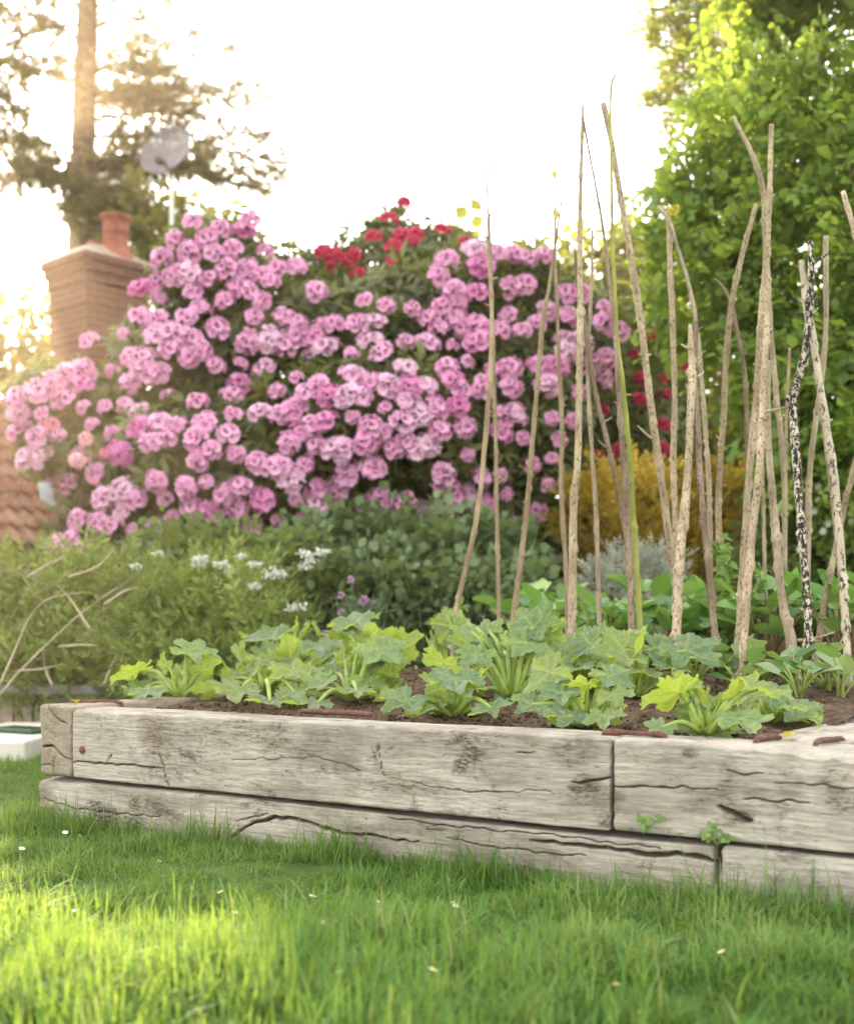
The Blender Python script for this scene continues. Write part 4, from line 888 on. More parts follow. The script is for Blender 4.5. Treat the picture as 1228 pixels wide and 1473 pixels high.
def shrub(name, label, cat, blobs, dens, tpls, size, mat, gz=0., group=None, stems=.025, extra=None, **kw):
    c = np.mean([b.c for b in blobs], 0)
    t = thing(name, label, cat, [c[0], c[1], gz], group)
    foliage('foliage', blobs, dens, tpls, size, mat, t, zmin=gz, **kw)
    if stems: limbs('branches', [c[0], c[1], gz], [b.c+R.normal(size=3)*.1*b.r for b in blobs for _ in range(2)], stems, m_bark, t)
    return t
PIN = [pinnate(5, .16, .05, .016), pinnate(6, .15, .04, .014), pinnate(4, .15, .055, .018)]
m_hedge = leafmat('hedge leaf', [(.1, (.10, .145, .045)), (.5, (.22, .295, .09)), (.85, (.37, .43, .15)), (1, (.48, .46, .24))], .4, (.42, .48, .06), .6, .25)
m_dry = plain('dry stem', (.36, .295, .205), .85, .25, 40)
H1 = [Blob(40, 900, 110, 88, 7.1, .6), Blob(150, 880, 90, 75, 6.9, .6), Blob(-90, 900, 120, 110, 7.2, .6), Blob(60, 960, 120, 45, 6.8, .5), Blob(170, 950, 70, 50, 6.7, .5)]
h = shrub('hedge_shrub', 'pale green scrambling shrub with bare dry stems above the low plank fence', 'shrub', H1, 620, PIN, 1., m_hedge, .02, 'shrubs along the back of the lawn', .02, up=.5, clump=1., lo=.45, hi=1.06, cull=.6, spread=.7, gap=(3., -1.0))
parts = []
for pth in ([(0, 985), (20, 940), (45, 885), (75, 860), (120, 852)], [(0, 1000), (25, 970), (70, 925), (120, 880), (170, 845)], [(75, 985), (65, 960), (62, 930)], [(25, 965), (60, 962), (95, 955)], [(150, 985), (170, 940), (200, 900)],
            [(40, 830), (70, 812), (95, 800)], [(100, 830), (140, 815), (165, 790)], [(150, 870), (180, 850), (200, 845)], [(85, 930), (130, 928), (160, 940)], [(130, 905), (100, 860), (80, 840)]):
    C = np.array([P(x, y, 6.32+.03*k+.10*math.sin(x)) for k, (x, y) in enumerate(pth)]); parts.append(tube(C, np.linspace(.0065, .003, len(C)), 6, .03, .2))
for _ in range(45):
    a = P(R.uniform(0, 230), R.uniform(810, 980), R.uniform(6.35, 6.9)); d = nrm(np.array([R.normal(), .3*R.normal(), .3+.5*R.random()])); L = R.uniform(.12, .4)
    parts.append(tube([a, a+d*L*.5+[0, 0, .02], a+d*L], [.0017, .0014, .0008], 5, .04))
for V, F in parts: mk('dry_stem', V, F, m_dry, h)
H2 = [Blob(300, 905, 100, 70, 6.5, .6), Blob(235, 940, 80, 60, 6.5, .6), Blob(365, 930, 70, 60, 6.3, .6), Blob(290, 960, 110, 45, 6.3, .5), Blob(330, 860, 75, 45, 6.7, .6)]
h2 = shrub('hedge_shrub', 'feathery lighter green shrub behind the left end of the bed', 'shrub', H2, 680, PIN, 1., m_hedge, .05, 'shrubs along the back of the lawn', .02, up=.6, clump=1., lo=.45, hi=1.05, cull=.6, spread=.7, gap=(3., -1.1))
# white flowered shrub
OV = [roundspray(6, .17, .052), roundspray(5, .15, .05), roundspray(7, .19, .055)]
m_vleaf = leafmat('viburnum leaf', [(.1, (.06, .10, .035)), (.6, (.12, .19, .06)), (1, (.25, .29, .08))], .38, (.38, .44, .06))
W = [Blob(300, 825, 75, 38, 7.4, .7), Blob(390, 830, 60, 50, 7.3, .7), Blob(440, 850, 55, 55, 7.2, .7), Blob(240, 815, 55, 35, 7.6, .7)]
wv = shrub('viburnum', 'shrub with flat white flower heads below the pink blossom', 'shrub', W, 300, OV, .9, m_vleaf, .0, None, .02, up=.5, clump=.9, lo=.5, cull=.65)
m_white = leafmat('white petals', [(0, (.50, .52, .44)), (1, (.72, .73, .66))], .3)
fl = leaf(.016, .013, 3, .2, .1)
for (px, py, sz) in ((290, 803, 26), (285, 812, 18), (197, 815, 14), (320, 812, 22), (332, 822, 16), (367, 812, 18), (394, 825, 36), (228, 797, 14), (366, 843, 16), (440, 797, 24), (446, 806, 22), (465, 794, 20), (438, 815, 20), (403, 826, 18), (425, 875, 34), (347, 800, 12)):
    n = 90; c = P(px, py, 6.35 if px < 350 else 6.2); r = sz*6.3/FP/2
    q = R.normal(size=(n, 3))*[.5, .5, .16]; q = q/np.maximum(1, np.linalg.norm(q, axis=1))[:, None]
    V, F, a = scatter([fl], frames(randdir(n), nrm(R.normal(size=(n, 3))*.5+[0, -.3, 1])), c+q*r*[1, .8, 1], .7+.6*R.random(n))
    st = tube([c-[0, 0, .12], c], [.003, .002], 5, .05); 
    o = mk('flower_head', V, F, m_white, wv, {'rnd': a})
# mid bush with rounded blue-green leaves
m_mleaf = leafmat('rose leaf', [(.1, (.05, .08, .035)), (.5, (.125, .18, .08)), (.85, (.26, .33, .16)), (1, (.36, .35, .14))], .28, (.3, .38, .06), .45, .4)
B = [Blob(520, 830, 110, 60, 7.9, .6), Blob(610, 825, 100, 65, 7.7, .6), Blob(690, 840, 85, 62, 7.8, .6), Blob(560, 880, 150, 55, 7.4, .6), Blob(690, 880, 90, 50, 7.3, .6), Blob(450, 850, 60, 60, 7.8, .6), ]
shrub('rose_bush', 'dense bush of rounded blue green leaves under the pink blossom', 'shrub', B, 260, OV, 1.15, m_mleaf, -.02, None, .025, up=.45, clump=.9, lo=.5, cull=.65, spread=.65)
SB = [Blob(705, 775, 28, 26, 8.2)]
sm = shrub('azalea', 'little azalea with one salmon pink bloom beside the second bean pole', 'shrub', SB, 60, RT, .55, m_rleaf, -.05, None, .015, lo=.4, axis='z')
trusses(sm, SB, [(705, 772, 30), (716, 784, 24)], 'salm', 8.0)
# golden shrub
m_gold = leafmat('golden leaf', [(.12, (.10, .07, .015)), (.45, (.44, .31, .04)), (.8, (.72, .53, .08)), (1, (.80, .64, .15))], .4, (.6, .42, .03))
GS = [pinnate(7, .2, .045, .02), pinnate(6, .18, .04, .02)]
G = [Blob(862, 755, 62, 65, 8.6, .7), Blob(930, 755, 85, 75, 8.5, .7), Blob(1010, 770, 80, 70, 8.6, .7), Blob(1080, 745, 60, 70, 8.7, .7), Blob(960, 820, 120, 45, 8.4, .7)]
shrub('golden_shrub', 'mustard yellow leaved shrub glimpsed through the bean poles', 'shrub', G, 260, GS, .9, m_gold, -.3, None, .02, up=.7, clump=1., lo=.5, cull=.65)
m_grey = leafmat('grey leaf', [(0, (.24, .27, .21)), (1, (.46, .48, .40))], .25)
S = [Blob(905, 835, 55, 38, 6.6, .8), Blob(950, 825, 35, 32, 6.6, .8), Blob(870, 850, 40, 30, 6.6, .8)]
shrub('santolina', 'small silvery grey cushion shrub behind the bed', 'shrub', S, 900, [pinnate(5, .10, .03, .010), pinnate(6, .09, .022, .010)], .8, m_grey, .2, None, .01, up=.7, lo=.6, cull=.7)
gb = [Blob(1180, 740, 70, 60, 8.0, .7), Blob(1140, 795, 60, 45, 7.6, .7), Blob(1230, 790, 70, 60, 7.6, .7)]
ds = shrub('daisy_bush', 'loose green bush with scattered white daisies behind the patched pole', 'shrub', gb, 300, OV, 1., m_vleaf, .0, None, .02, up=.5, clump=.8, lo=.4, cull=.65)
for (px, py) in ((1170, 735), (1190, 753), (1183, 764), (1224, 750), (1209, 708), (1176, 700), (1150, 790), (1226, 715)):
    n = 12; c = P(px, py, 7.25); V, F, a = scatter([leaf(.03, .012, 3, .1, .1)], frames(np.stack([np.cos(np.arange(n)*.5236), np.full(n, -.25), np.sin(np.arange(n)*.5236)], -1), np.tile([.1, -1., .3], (n, 1))), np.tile(c, (n, 1)), np.full(n, .85))
    mk('flower_head', V, F, m_white, ds, {'rnd': a})

# chives
m_chive = leafmat('chive leaf', [(0, (.07, .13, .05)), (1, (.14, .22, .09))], .3)
cb = bed(.62, 2.05); cb = P(520, 930, 5.3); cb[2] = .36
ch = thing('chive_clump', 'clump of chives with round mauve flower heads', 'chives', cb)
parts = []
for _ in range(130):
    a = cb+np.r_[R.normal(size=2)*.05, 0]; d = np.array([R.normal()*.22, R.normal()*.22, 1.]); L = R.uniform(.2, .36)
    parts.append(tube([a, a+d*L*.5, a+d*L+np.array([d[0]*.06, 0, -.01])], [.0026, .0022, .0008], 4, .09))
V, F = merge(parts); mk('leaves', V, F, m_chive, ch, {'rnd': R.random(len(V))})
m_mauve = leafmat('mauve petals', [(0, (.30, .17, .30)), (1, (.55, .37, .52))], .3)
for (px, py, sz) in ((505, 834, 12), (490, 856, 12), (523, 864, 17), (536, 867, 9), (491, 881, 12), (513, 882, 8), (467, 910, 10)):
    c = P(px, py, 5.25); n = 60; d = randdir(n); r = sz*5.25/FP/2
    V, F, a = scatter([leaf(r*.8, r*.35, 3, .3, 0)], frames(d, randdir(n)), c+d*r*.3, .8+.4*R.random(n))
    fh = mk('flower_head', V, F, m_mauve, ch, {'rnd': a})
    V, F = tube([np.r_[cb[:2]+R.normal(size=2)*.03, cb[2]], c*.5+cb*.5+[0, 0, .03], c], [.0028, .0025, .002], 5, .05)
    o = link('flower_stalk', raw_mesh('flower_stalk', V-ORG[ch.name], F, m_chive, {'rnd': np.full(len(V), .5)}), fh)

# leaf vegetables at the back of the bed and around the pole feet
m_chard = leafmat('chard leaf', [(.1, (.08, .18, .045)), (.5, (.16, .31, .075)), (.85, (.28, .44, .14)), (1, (.42, .52, .22))], .32, (.25, .45, .04), .38, .5)
m_red = plain('red stalk', (.17, .11, .05), .5, .3, 40)
def leafy(name, label, cat, base, n, hgt, ll, lw, grp, mat=m_chard, tilt=.5, smat=None):
    t = thing(name, label, cat, base, grp)
    lp, sp, rr = [], [], []
    for k in range(n):
        a = k*2.4+R.uniform(-.4, .4); tl = tilt*R.uniform(.35, 1.3); hh = hgt*R.uniform(.45, 1.)
        d = np.array([math.cos(a)*math.sin(tl), math.sin(a)*math.sin(tl), math.cos(tl)])
        b1 = base+d*hh*.62+[0, 0, .02]; td = nrm(d+np.array([math.cos(a), math.sin(a), -.3])*R.uniform(.1, .9))
        lf = leaf(ll*R.uniform(.7, 1.15), lw*R.uniform(.8, 1.15), 7, R.uniform(-.1, .4), R.uniform(.1, .5), .42, .25)
        V = lf[0].copy(); V[:, 2] += .10*ll*np.sin(np.arange(len(V))*2.1+k)*(V[:, 0]/ll)
        M = frames(td[None], nrm(np.array([-d[0]*.6, -d[1]*.6-.15, 1.])+.35*R.normal(size=3))[None])[0]
        lp.append((V@M.T+b1, lf[1])); rr.append(np.full(len(V), R.random()))
        sp.append(tube([base+R.normal(size=3)*[.008, .008, 0], base*.5+b1*.5+[0, 0, .01], b1], [.0045, .004, .003], 5, .05))
    V, F = merge(lp); mk('leaves', V, F, mat, t, {'rnd': np.concatenate(rr)})
    V, F = merge(sp); mk('stalks', V, F, smat or m_red, t)
    return t
CH = 'chard plants at the back of the bed'
spots = [(790, 2.05), (845, 2.2), (885, 1.95), (930, 2.25), (965, 1.9), (1000, 2.3), (1045, 2.0), (1085, 2.35), (1100, 1.9), (1150, 2.1), (1195, 2.3), (1215, 1.85), (1260, 2.1), (760, 2.4), (830, 2.75), (900, 2.75), (970, 2.8), (1050, 2.8), (1130, 2.75), (1210, 2.8), (1290, 2.5)]
CW = ['left of the tall beige pole', 'below the silvery cushion shrub', 'behind the green cane', 'right of the green cane foot', 'behind the ragged pole', 'behind the dark brown pole', 'under the clean cut pale pole', 'between the knotted poles', 'right of the speckled pole with the spur',
      'behind the forked spur', 'behind the mottled pole', 'under the patched pole', 'beyond the patched pole at the bed edge', 'at the left end of the rear row', 'in the rear row left of the green cane', 'in the rear row right of the silvery cushion', 'in the rear row below the golden shrub', 'in the rear row under the hooked pole', 'in the rear row behind the mottled pole', 'in the rear row below the white daisies', 'at the right end of the rear row']
for i, (px, D) in enumerate(spots):
    Y = rowY(px, D); b = np.array([(px-CX)*Y/FP, Y, .385])
    leafy('chard_plant', f'leafy green chard plant {CW[i]}', 'chard', b, 22, R.uniform(.36, .52), .125, .085, CH)
m_beanl = leafmat('bean leaf', [(.1, (.08, .16, .05)), (.5, (.15, .25, .09)), (1, (.30, .38, .20))], .35, (.35, .5, .08), .42, .45)
BW = [(1002, 1.25, 'at the foot of the ragged pole'), (1045, 1.3, 'between the dark brown and speckled poles'), (1095, 1.25, 'right of the speckled pole foot'), (1135, 1.2, 'left of the mottled pole foot'), (1186, 1.15, 'with the biggest pale leaf, between the mottled and patched poles'), (1150, .95, 'lowest one in front of the mottled pole'), (1210, 1.0, 'in front of the patched pole'), (880, 1.5, 'by the foot of the green cane'), (800, 1.5, 'by the tall beige pole'), (690, 1.6, 'between the two leftmost poles'), (1065, 1.0, 'behind the spread stalks of the nearest courgette')]
for (px, D, wh) in BW:
    Y = rowY(px, D); b = np.array([(px-CX)*Y/FP, Y, float(soil_z(1, D))-.003])
    leafy('bean_plant', f'young bean plant {wh}', 'bean plant', b, 9, .17, .075, .06, 'young bean plants at the poles', m_beanl, .8, m_greentwig)
m_pea = leafmat('pea leaf', [(0, (.10, .20, .05)), (1, (.24, .36, .10))], .4, (.35, .5, .06))
PW = [(1045, 2.0, 765, 'tall pea shoot by the clean cut pale pole'), (1062, 1.9, 800, 'shorter pea shoot leaning on the straight pale pole'), (1115, 2.1, 815, 'pea shoot right of the knotted poles'), (650, 1.7, 880, 'pea shoot at the foot of the bent tan pole'), (775, 1.9, 850, 'pea shoot with one round leaf left of the upright brown pole'), (835, 1.55, 880, 'feathery pea shoot beside the tall beige pole')]
for (px, D, ty, lab) in PW:
    Y = rowY(px, D); b = np.array([(px-CX)*Y/FP, Y, float(soil_z(1, D))]); tp = P(px+6, ty, Y)
    t = thing('pea_shoot', lab, 'pea plant', b, 'pea shoots')
    lp, sp, rr = [], [], []
    for k in range(4):
        b_ = b+R.normal(size=3)*[.03, .03, 0]; e = tp+R.normal(size=3)*[.05, .05, .05]-[0, 0, .06*k]; C = [b_, b_*.5+e*.5+R.normal(size=3)*.02, e]; sp.append(tube(C, [.0028, .0024, .0012], 5, .05))
        Cs, _ = smoothpath(C, .02)
        for p in Cs[2:]:
            for s_ in (0, 1, 2):
                l_ = leaf(.042*R.uniform(.7, 1.2), .026, 4, .25, .2); M = frames(nrm(R.normal(size=(1, 3))+[0, -.2, .35]), randdir(1)*.6+[0, 0, 1])[0]; lp.append((l_[0]@M.T+p, l_[1])); rr.append(np.full(len(l_[0]), R.random()))
    V, F = merge(lp); mk('leaves', V, F, m_pea, t, {'rnd': np.concatenate(rr)}); V, F = merge(sp); mk('stems', V, F, m_greentwig, t)
# seedlings rooted in the timber joint, sprig at the corner staple
for (px, py, lab, k) in ((925, 1192, 'tiny weed seedling on the joint left of the other', 5), (1030, 1208, 'tiny clover like weed above the lower butt joint', 7)):
    Y = rowY(px, -.012); b = P(px, py+8, Y)
    t = thing('weed', lab, 'weed', b, 'weeds growing from the timber joint'); lp, sp, rr = [], [], []
    for j in range(k):
        e = b+np.array([R.normal()*.018, -.006-.012*R.random(), .012+.03*R.random()]); sp.append(tube([b, b*.5+e*.5+[0, -.003, .004], e], [.0012, .001, .0008], 5, .01))
        for a in (0, 2.1, 4.2):
            l_ = leaf(.013, .011, 4, .2, .1); M = frames(np.array([[math.cos(a), -.2, math.sin(a)]]), np.array([[0, -.8, .5]]))[0]; lp.append((l_[0]@M.T+e, l_[1])); rr.append(np.full(len(l_[0]), R.random()))
    V, F = merge(lp); mk('leaves', V, F, m_pea, t, {'rnd': np.concatenate(rr)}); V, F = merge(sp); mk('stems', V, F, m_greentwig, t)
def loose_leaf(px, D, lab, s_, n=1, z=ZT+.006):
    Y = rowY(px, D); c = np.array([(px-CX)*Y/FP, Y, z]); lp = []
    for k in range(n):
        l_ = leaf(s_*R.uniform(.7, 1.1), s_*.75, 5, .5, -.2); M = frames(np.array([[math.cos(k*2.3+.4), math.sin(k*2.3+.4), .5 if n > 1 else .05]]), np.array([[0, -.25, 1.]]))[0]; lp.append((l_[0]@M.T+c, l_[1]))
    V, F = merge(lp); tag(mk('fallen_leaf', V, F, m_yleaf, attrs={'rnd': R.random(len(V))}), lab, 'leaf', 'loose leaves on the timbers')
loose_leaf(112, .11, 'sprig of small yellow green leaves at the bed corner', .022, 6)
loose_leaf(1124, .15, 'curled pale green leaf on the timber by a staple', .035, 1, ZT+.008)
# ---------------------------------------------------------------- trees
m_trunk = plain('conifer bark', (.115, .075, .048), .95, .4, 10, .1, 0, .6)
m_need = leafmat('conifer needles', [(.1, (.045, .050, .018)), (.6, (.10, .10, .032)), (1, (.19, .16, .055))], .32, (.42, .32, .06), .6, .25)
YT = 20.0
tr = thing('conifer', 'tall open conifer with flat tiers of branches behind the chimney', 'tree', P(118, 893, YT)*[1, 1, 0]+[0, 0, -1.1])
tb = ORG[tr.name]
tp_pts = [tb, P(118, 700, YT), P(119, 345, YT), P(122, 150, YT), P(127, 0, YT), P(130, -260, YT), P(131, -600, YT)]
V, F = tube(tp_pts, [.36, .32, .21, .18, .155, .10, .02], 14, .15, .10, 3); mk('trunk', V, F, m_trunk, tr)
rngC = np.random.default_rng(12)
def ntuft(n, L, l, w_, rng):
    ps = [thinquad([0, 0, 0], [L, 0, 0], .006)]
    for k in range(n):
        t = (k+.5)/n; a = rng.uniform(0, 6.283)
        d = nrm(np.array([.75, math.cos(a), math.sin(a)*.7])); p = np.array([t*L, 0, 0]); lf = leaf(l*rng.uniform(.7, 1.2), w_, 3, 0, 0, .4, .3)
        M = frames(d[None], randdir(1, rng))[0]; ps.append((lf[0]@M.T+p, lf[1]))
    V, F = merge(ps); return V, F, rng.random(len(V))
NT_ = [ntuft(26, .32, .085, .018, rngC) for _ in range(4)]
br_parts, tuftP, tuftD = [], [], []
def bough(y, xe, ye, dep, dens=1.0, r=.035):
    """from the trunk at picture height y out to (xe, ye), dep metres nearer or further"""
    xt = 118+(345-y)*.022; a = P(xt, y, YT); e = P(xe, ye, YT+dep)
    m_ = a*.5+e*.5+np.array([0, 0, .10*np.linalg.norm(e-a)*(.5+.5*rngC.random())])
    C, _ = smoothpath([a, m_, e], .12); L = np.linalg.norm(e-a)
    br_parts.append(tube([a, m_, e], [r, r*.6, r*.2], 6, .12, .1))
    D_ = nrm(e-a); side = nrm(np.cross(D_, [0, 0, 1]))
    for i in range(2, len(C)):
        t = i/len(C)
        for s_ in (-1, 1):
            if rngC.random() > .95*dens: continue
            tl = (.25+.95*(1-abs(t-.45)))*.42*rngC.uniform(.5, 1.25)*min(1, L/1.6)
            d = nrm(D_*.55+s_*side*.8+np.array([0, 0, rngC.uniform(-.22, .10)])); q = C[i]+d*tl
            br_parts.append(tube([C[i], (C[i]+q)/2+[0, 0, .03], q], [.009, .006, .003], 4, .2))
            for u in np.arange(.12, tl, .13):
                for _ in range(2): tuftP.append(C[i]+d*u+rngC.normal(size=3)*.02); tuftD.append(nrm(d+rngC.normal(size=3)*.55))
    tuftP.append(C[-2]); tuftD.append(D_)
for b in [(330, 330, 330, -1.0), (318, 290, 352, .8), (300, 380, 360, .5, .6), (262, 365, 268, -.6), (250, 400, 262, .8, .55), (235, 300, 250, -1.2), (196, 398, 235, .2, .9), (172, 392, 205, -.4, .8), (150, 372, 140, .6, .9), (140, 250, 150, -1.), (112, 320, 75, 1., .35, .02), (105, 235, 100, -.7), (78, 268, 55, .6, .55, .02), (45, 210, 32, -.5, .9), (15, 240, 2, .3, .6), (-20, 250, -40, 0), (-70, 260, -90, .8),
          (255, -20, 270, .6, .8), (240, 25, 235, -.7, .9), (215, -60, 225, .2, .7), (165, 10, 160, -.6, .5), (120, -50, 95, .6, .5), (90, 30, 85, -.5, .6), (60, -20, 20, .4, .7), (35, 40, 50, -.6, .7), (10, -40, -10, .3, .6), (-30, 0, -60, 0), (-80, -10, -110, .5),
          (345, 200, 345, 1.5, 1.2), (290, 190, 300, 2., 1.2), (275, 170, 290, -2., 1.2), (240, 170, 250, 1.8, 1.2), (310, 150, 330, -2.2, 1.2), (262, 40, 262, 1.8, 1), (140, 170, 145, 1.5, .9), (100, 60, 110, 1.3, .7)]: bough(*b)
for k in range(16):
    y = -120-k*30; a = rngC.uniform(0, 6.28); rr_ = 150*(1-k/20); bough(y, 128+rr_*math.cos(a), y-10, rr_*math.sin(a)*YT/FP, .5)
V, F = merge(br_parts); mk('branches', V, F, m_trunk, tr)
tuftP = np.array(tuftP); tuftD = np.array(tuftD); n = len(tuftP)
V, F, a = scatter(NT_, frames(tuftD, randdir(n)), tuftP, .72+.5*R.random(n)); mk('needles', V, F, m_need, tr, {'rnd': a})
# second conifer limb group at the left edge
t2 = thing('conifer', 'conifer of which only drooping branches show at the left edge of the sky', 'tree', P(-170, 893, 18)*[1, 1, 0]+[0, 0, -1.1])
YT0 = YT; YT = 18.
br_parts, tuftP, tuftD = [], [], []
V, F = tube([ORG[t2.name], P(-170, 400, 18), P(-165, -200, 18)], [.3, .2, .08], 12, .2, .1, 9); mk('trunk', V, F, m_trunk, t2)
def bough2(y, xe, ye, dep, dens=.8):
    a = P(-168, y, 18); e = P(xe, ye, 18+dep); m_ = a*.5+e*.5+np.array([0, 0, .12*np.linalg.norm(e-a)])
    C, _ = smoothpath([a, m_, e], .12); br_parts.append(tube([a, m_, e], [.04, .025, .008], 6, .12, .1)); D_ = nrm(e-a); side = nrm(np.cross(D_, [0, 0, 1]))
    for i in range(3, len(C)):
        for s_ in (-1, 1):
            if rngC.random() > dens: continue
            tl = rngC.uniform(.25, .7); d = nrm(D_*.4+s_*side*.6+np.array([0, 0, rngC.uniform(-.9, .0)])); q = C[i]+d*tl
            br_parts.append(tube([C[i], (C[i]+q)/2, q], [.008, .006, .003], 4, .2))
            for u in np.arange(.1, tl, .13): tuftP.append(C[i]+d*u); tuftD.append(nrm(d+rngC.normal(size=3)*.5))
for b in [(90, 35, 150, 0), (60, 20, 110, .6), (130, 45, 200, -.5), (20, 10, 60, .3), (170, 0, 235, .4), (-40, 0, 0, 0)]: bough2(*b)
V, F = merge(br_parts); mk('branches', V, F, m_trunk, t2)
tuftP = np.array(tuftP); tuftD = np.array(tuftD); n = len(tuftP)
V, F, a = scatter(NT_, frames(tuftD, randdir(n)), tuftP, .75+.5*R.random(n)); mk('needles', V, F, m_need, t2, {'rnd': a})

# the big broadleaf on the right
m_hazel = leafmat('hazel leaf', [(.1, (.08, .145, .03)), (.5, (.17, .27, .05)), (.85, (.29, .40, .08)), (1, (.42, .49, .13))], .5, (.50, .61, .07), .42, .4)
HZ = [roundspray(9, .25, .056), roundspray(8, .22, .060), roundspray(10, .28, .054), roundspray(7, .18, .062)]
T = [Blob(1160, 60, 150, 150, 7.8, .55), Blob(1230, 220, 150, 150, 7.4, .55), Blob(1105, 225, 85, 105, 7.7, .55), Blob(1025, 310, 50, 62, 7.8, .55), Blob(985, 250, 52, 34, 7.9, .55), Blob(985, 340, 50, 45, 7.9, .55), Blob(980, 420, 48, 66, 8.0, .55), Blob(1150, 390, 140, 130, 7.5, .55), Blob(1070, 470, 75, 95, 7.9, .55), Blob(1250, 520, 150, 190, 7.2, .55), Blob(1160, 575, 85, 105, 7.7, .55), Blob(1255, 700, 95, 100, 7.4, .55), Blob(1095, 100, 50, 60, 8.2, .55), Blob(1400, 250, 200, 250, 7.8, .55), Blob(1400, 600, 180, 220, 7.6, .55), Blob(1300, -50, 200, 150, 7.9, .55), Blob(1120, -40, 75, 80, 8.0, .55)]
tr = thing('hazel', 'bright leafy round leaved tree filling the right side, sun shining through its top', 'tree', P(1230, 893, 8.2)*[1, 1, 0]+[0, 0, -.02])
foliage('crown', T, 142, HZ, 1.0, m_hazel, tr, up=.15, hang=.1, lo=.45, hi=1.06, cull=.55, spread=.75, clump=.9, gap=(1.7, -.36))
b0 = ORG[tr.name]
V, F = merge([tube([b0, b0+[.02, 0, .9], P(1215, 500, 8.), P(1190, 250, 7.9), P(1170, 40, 7.9)], [.13, .11, .08, .05, .02], 10, .1, .1, 2), tube([b0+[.1, .05, 0], P(1260, 600, 8.), P(1290, 200, 7.9), P(1320, -60, 7.9)], [.1, .08, .05, .02], 10, .1, .1, 4), tube([b0+[-.12, .05, 0], P(1160, 640, 8.1), P(1090, 400, 7.9), P(1050, 200, 7.9)], [.09, .07, .045, .012], 10, .1, .1, 5)])
mk('trunk', V, F, m_bark, tr); limbs('branches', P(1215, 560, 8.), [b.c for b in T], .05, m_bark, tr)
# feathery branches of a tree further back
t3 = thing('larch', 'feathery branched tree leaning out against the sky behind the leafy one', 'tree', P(1120, 893, 11)*[1, 1, 0]+[0, 0, -.02])
FT = [pinnate(9, .34, .075, .030), pinnate(8, .30, .07, .028)]
m_larch = leafmat('larch leaf', [(0, (.08, .10, .02)), (.6, (.16, .19, .035)), (1, (.27, .28, .06))], .45, (.5, .5, .05))
LB = [Blob(1000, 15, 60, 26, 11, .9), Blob(950, 10, 48, 18, 11, .9), Blob(1005, 110, 55, 50, 11, .9), Blob(985, 160, 45, 22, 11, .9), Blob(1060, 60, 70, 90, 11.2, .9), Blob(955, 145, 30, 10, 10.9, .9), Blob(965, 85, 28, 10, 10.9, .9), Blob(1030, -40, 70, 40, 11, .9)]
foliage('crown', LB, 75, FT, .85, m_larch, t3, up=-.05, lo=.2, hi=1.1, cull=.4, spread=.9, clump=.6)
V, F = merge([tube([ORG[t3.name], P(1110, 500, 11), P(1080, 200, 11), P(1050, -60, 11)], [.16, .13, .09, .03], 10, .15, .1)]+[tube([P(1085, 230, 11), (b.c+P(1085, 230, 11))/2+[0, 0, .1], b.c], [.04, .025, .006], 6, .1) for b in LB]+[tube([P(1000, 10, 11), P(930, 14, 11), P(884, 22, 11)], [.02, .012, .003], 5, .1), tube([P(1000, 160, 11), P(960, 150, 11), P(930, 142, 11)], [.02, .01, .003], 5, .1), tube([P(1000, 175, 11), P(950, 172, 11), P(925, 172, 11)], [.015, .008, .002], 5, .1)])
mk('trunk', V, F, m_bark, t3)
# trees and shrubs further off
BGT = [roundspray(8, .5, .13), roundspray(7, .45, .14)]
m_far = leafmat('far leaf', [(.1, (.04, .06, .016)), (.6, (.10, .135, .035)), (1, (.22, .23, .06))], .4, (.42, .42, .05))
m_far2 = leafmat('far olive leaf', [(.1, (.07, .075, .022)), (.6, (.15, .155, .045)), (1, (.30, .27, .09))], .4, (.5, .42, .08))
def far_tree(label, blobs, gz, mat, trunk=True, dens=22, nm='broadleaf_tree'):
    c = np.mean([b.c for b in blobs], 0); t = thing(nm, label, 'tree', [c[0], c[1], gz], 'trees beyond the garden')
    foliage('crown', blobs, dens, BGT, 1., mat, t, up=.2, lo=.4, hi=1.08, cull=.55, spread=.8, clump=1.)
    limbs('trunk', [c[0], c[1], gz], [b.c for b in blobs], .12, m_bark, t)
far_tree('rounded green tree behind the top of the thin bean poles', [Blob(840, 410, 45, 55, 15), Blob(800, 425, 40, 45, 15), Blob(880, 420, 50, 50, 15), Blob(850, 520, 100, 110, 15)], -.4, m_far)
far_tree('dull olive tree left of the bright leafy one', [Blob(935, 440, 65, 80, 14), Blob(1000, 440, 60, 80, 14), Blob(965, 560, 110, 120, 14), Blob(990, 680, 110, 90, 14)], -.3, m_far2)
far_tree('hazy sunlit tree at the left behind the roof', [Blob(15, 500, 45, 52, 17), Blob(60, 520, 50, 50, 17), Blob(-115, 430, 60, 140, 17), Blob(20, 580, 90, 70, 17)], -1.1, m_far2)  # leftmost crown lobe is out of view, added to shade the lawn
far_tree('dark tree between the chimney and the satellite dish', [Blob(235, 330, 55, 50, 18), Blob(190, 370, 45, 60, 18), Blob(290, 370, 60, 50, 18), Blob(350, 400, 60, 55, 18), Blob(260, 460, 110, 90, 18)], -1.1, m_far2, dens=15)
far_tree('broad shrubby tree filling the gap behind the golden shrub', [Blob(800, 700, 110, 110, 13), Blob(1000, 720, 120, 110, 13), Blob(1140, 700, 110, 130, 12.5), Blob(900, 830, 160, 60, 12.5), Blob(1250, 750, 110, 120, 12)], -.5, m_far, dens=30)
far_tree('low dark shrubby tree behind the rhododendrons', [Blob(420, 560, 160, 150, 13.5), Blob(640, 560, 170, 150, 13.5), Blob(300, 700, 150, 110, 13), Blob(560, 740, 200, 110, 12.5), Blob(740, 700, 110, 120, 12.5)], -1., m_far, dens=26)

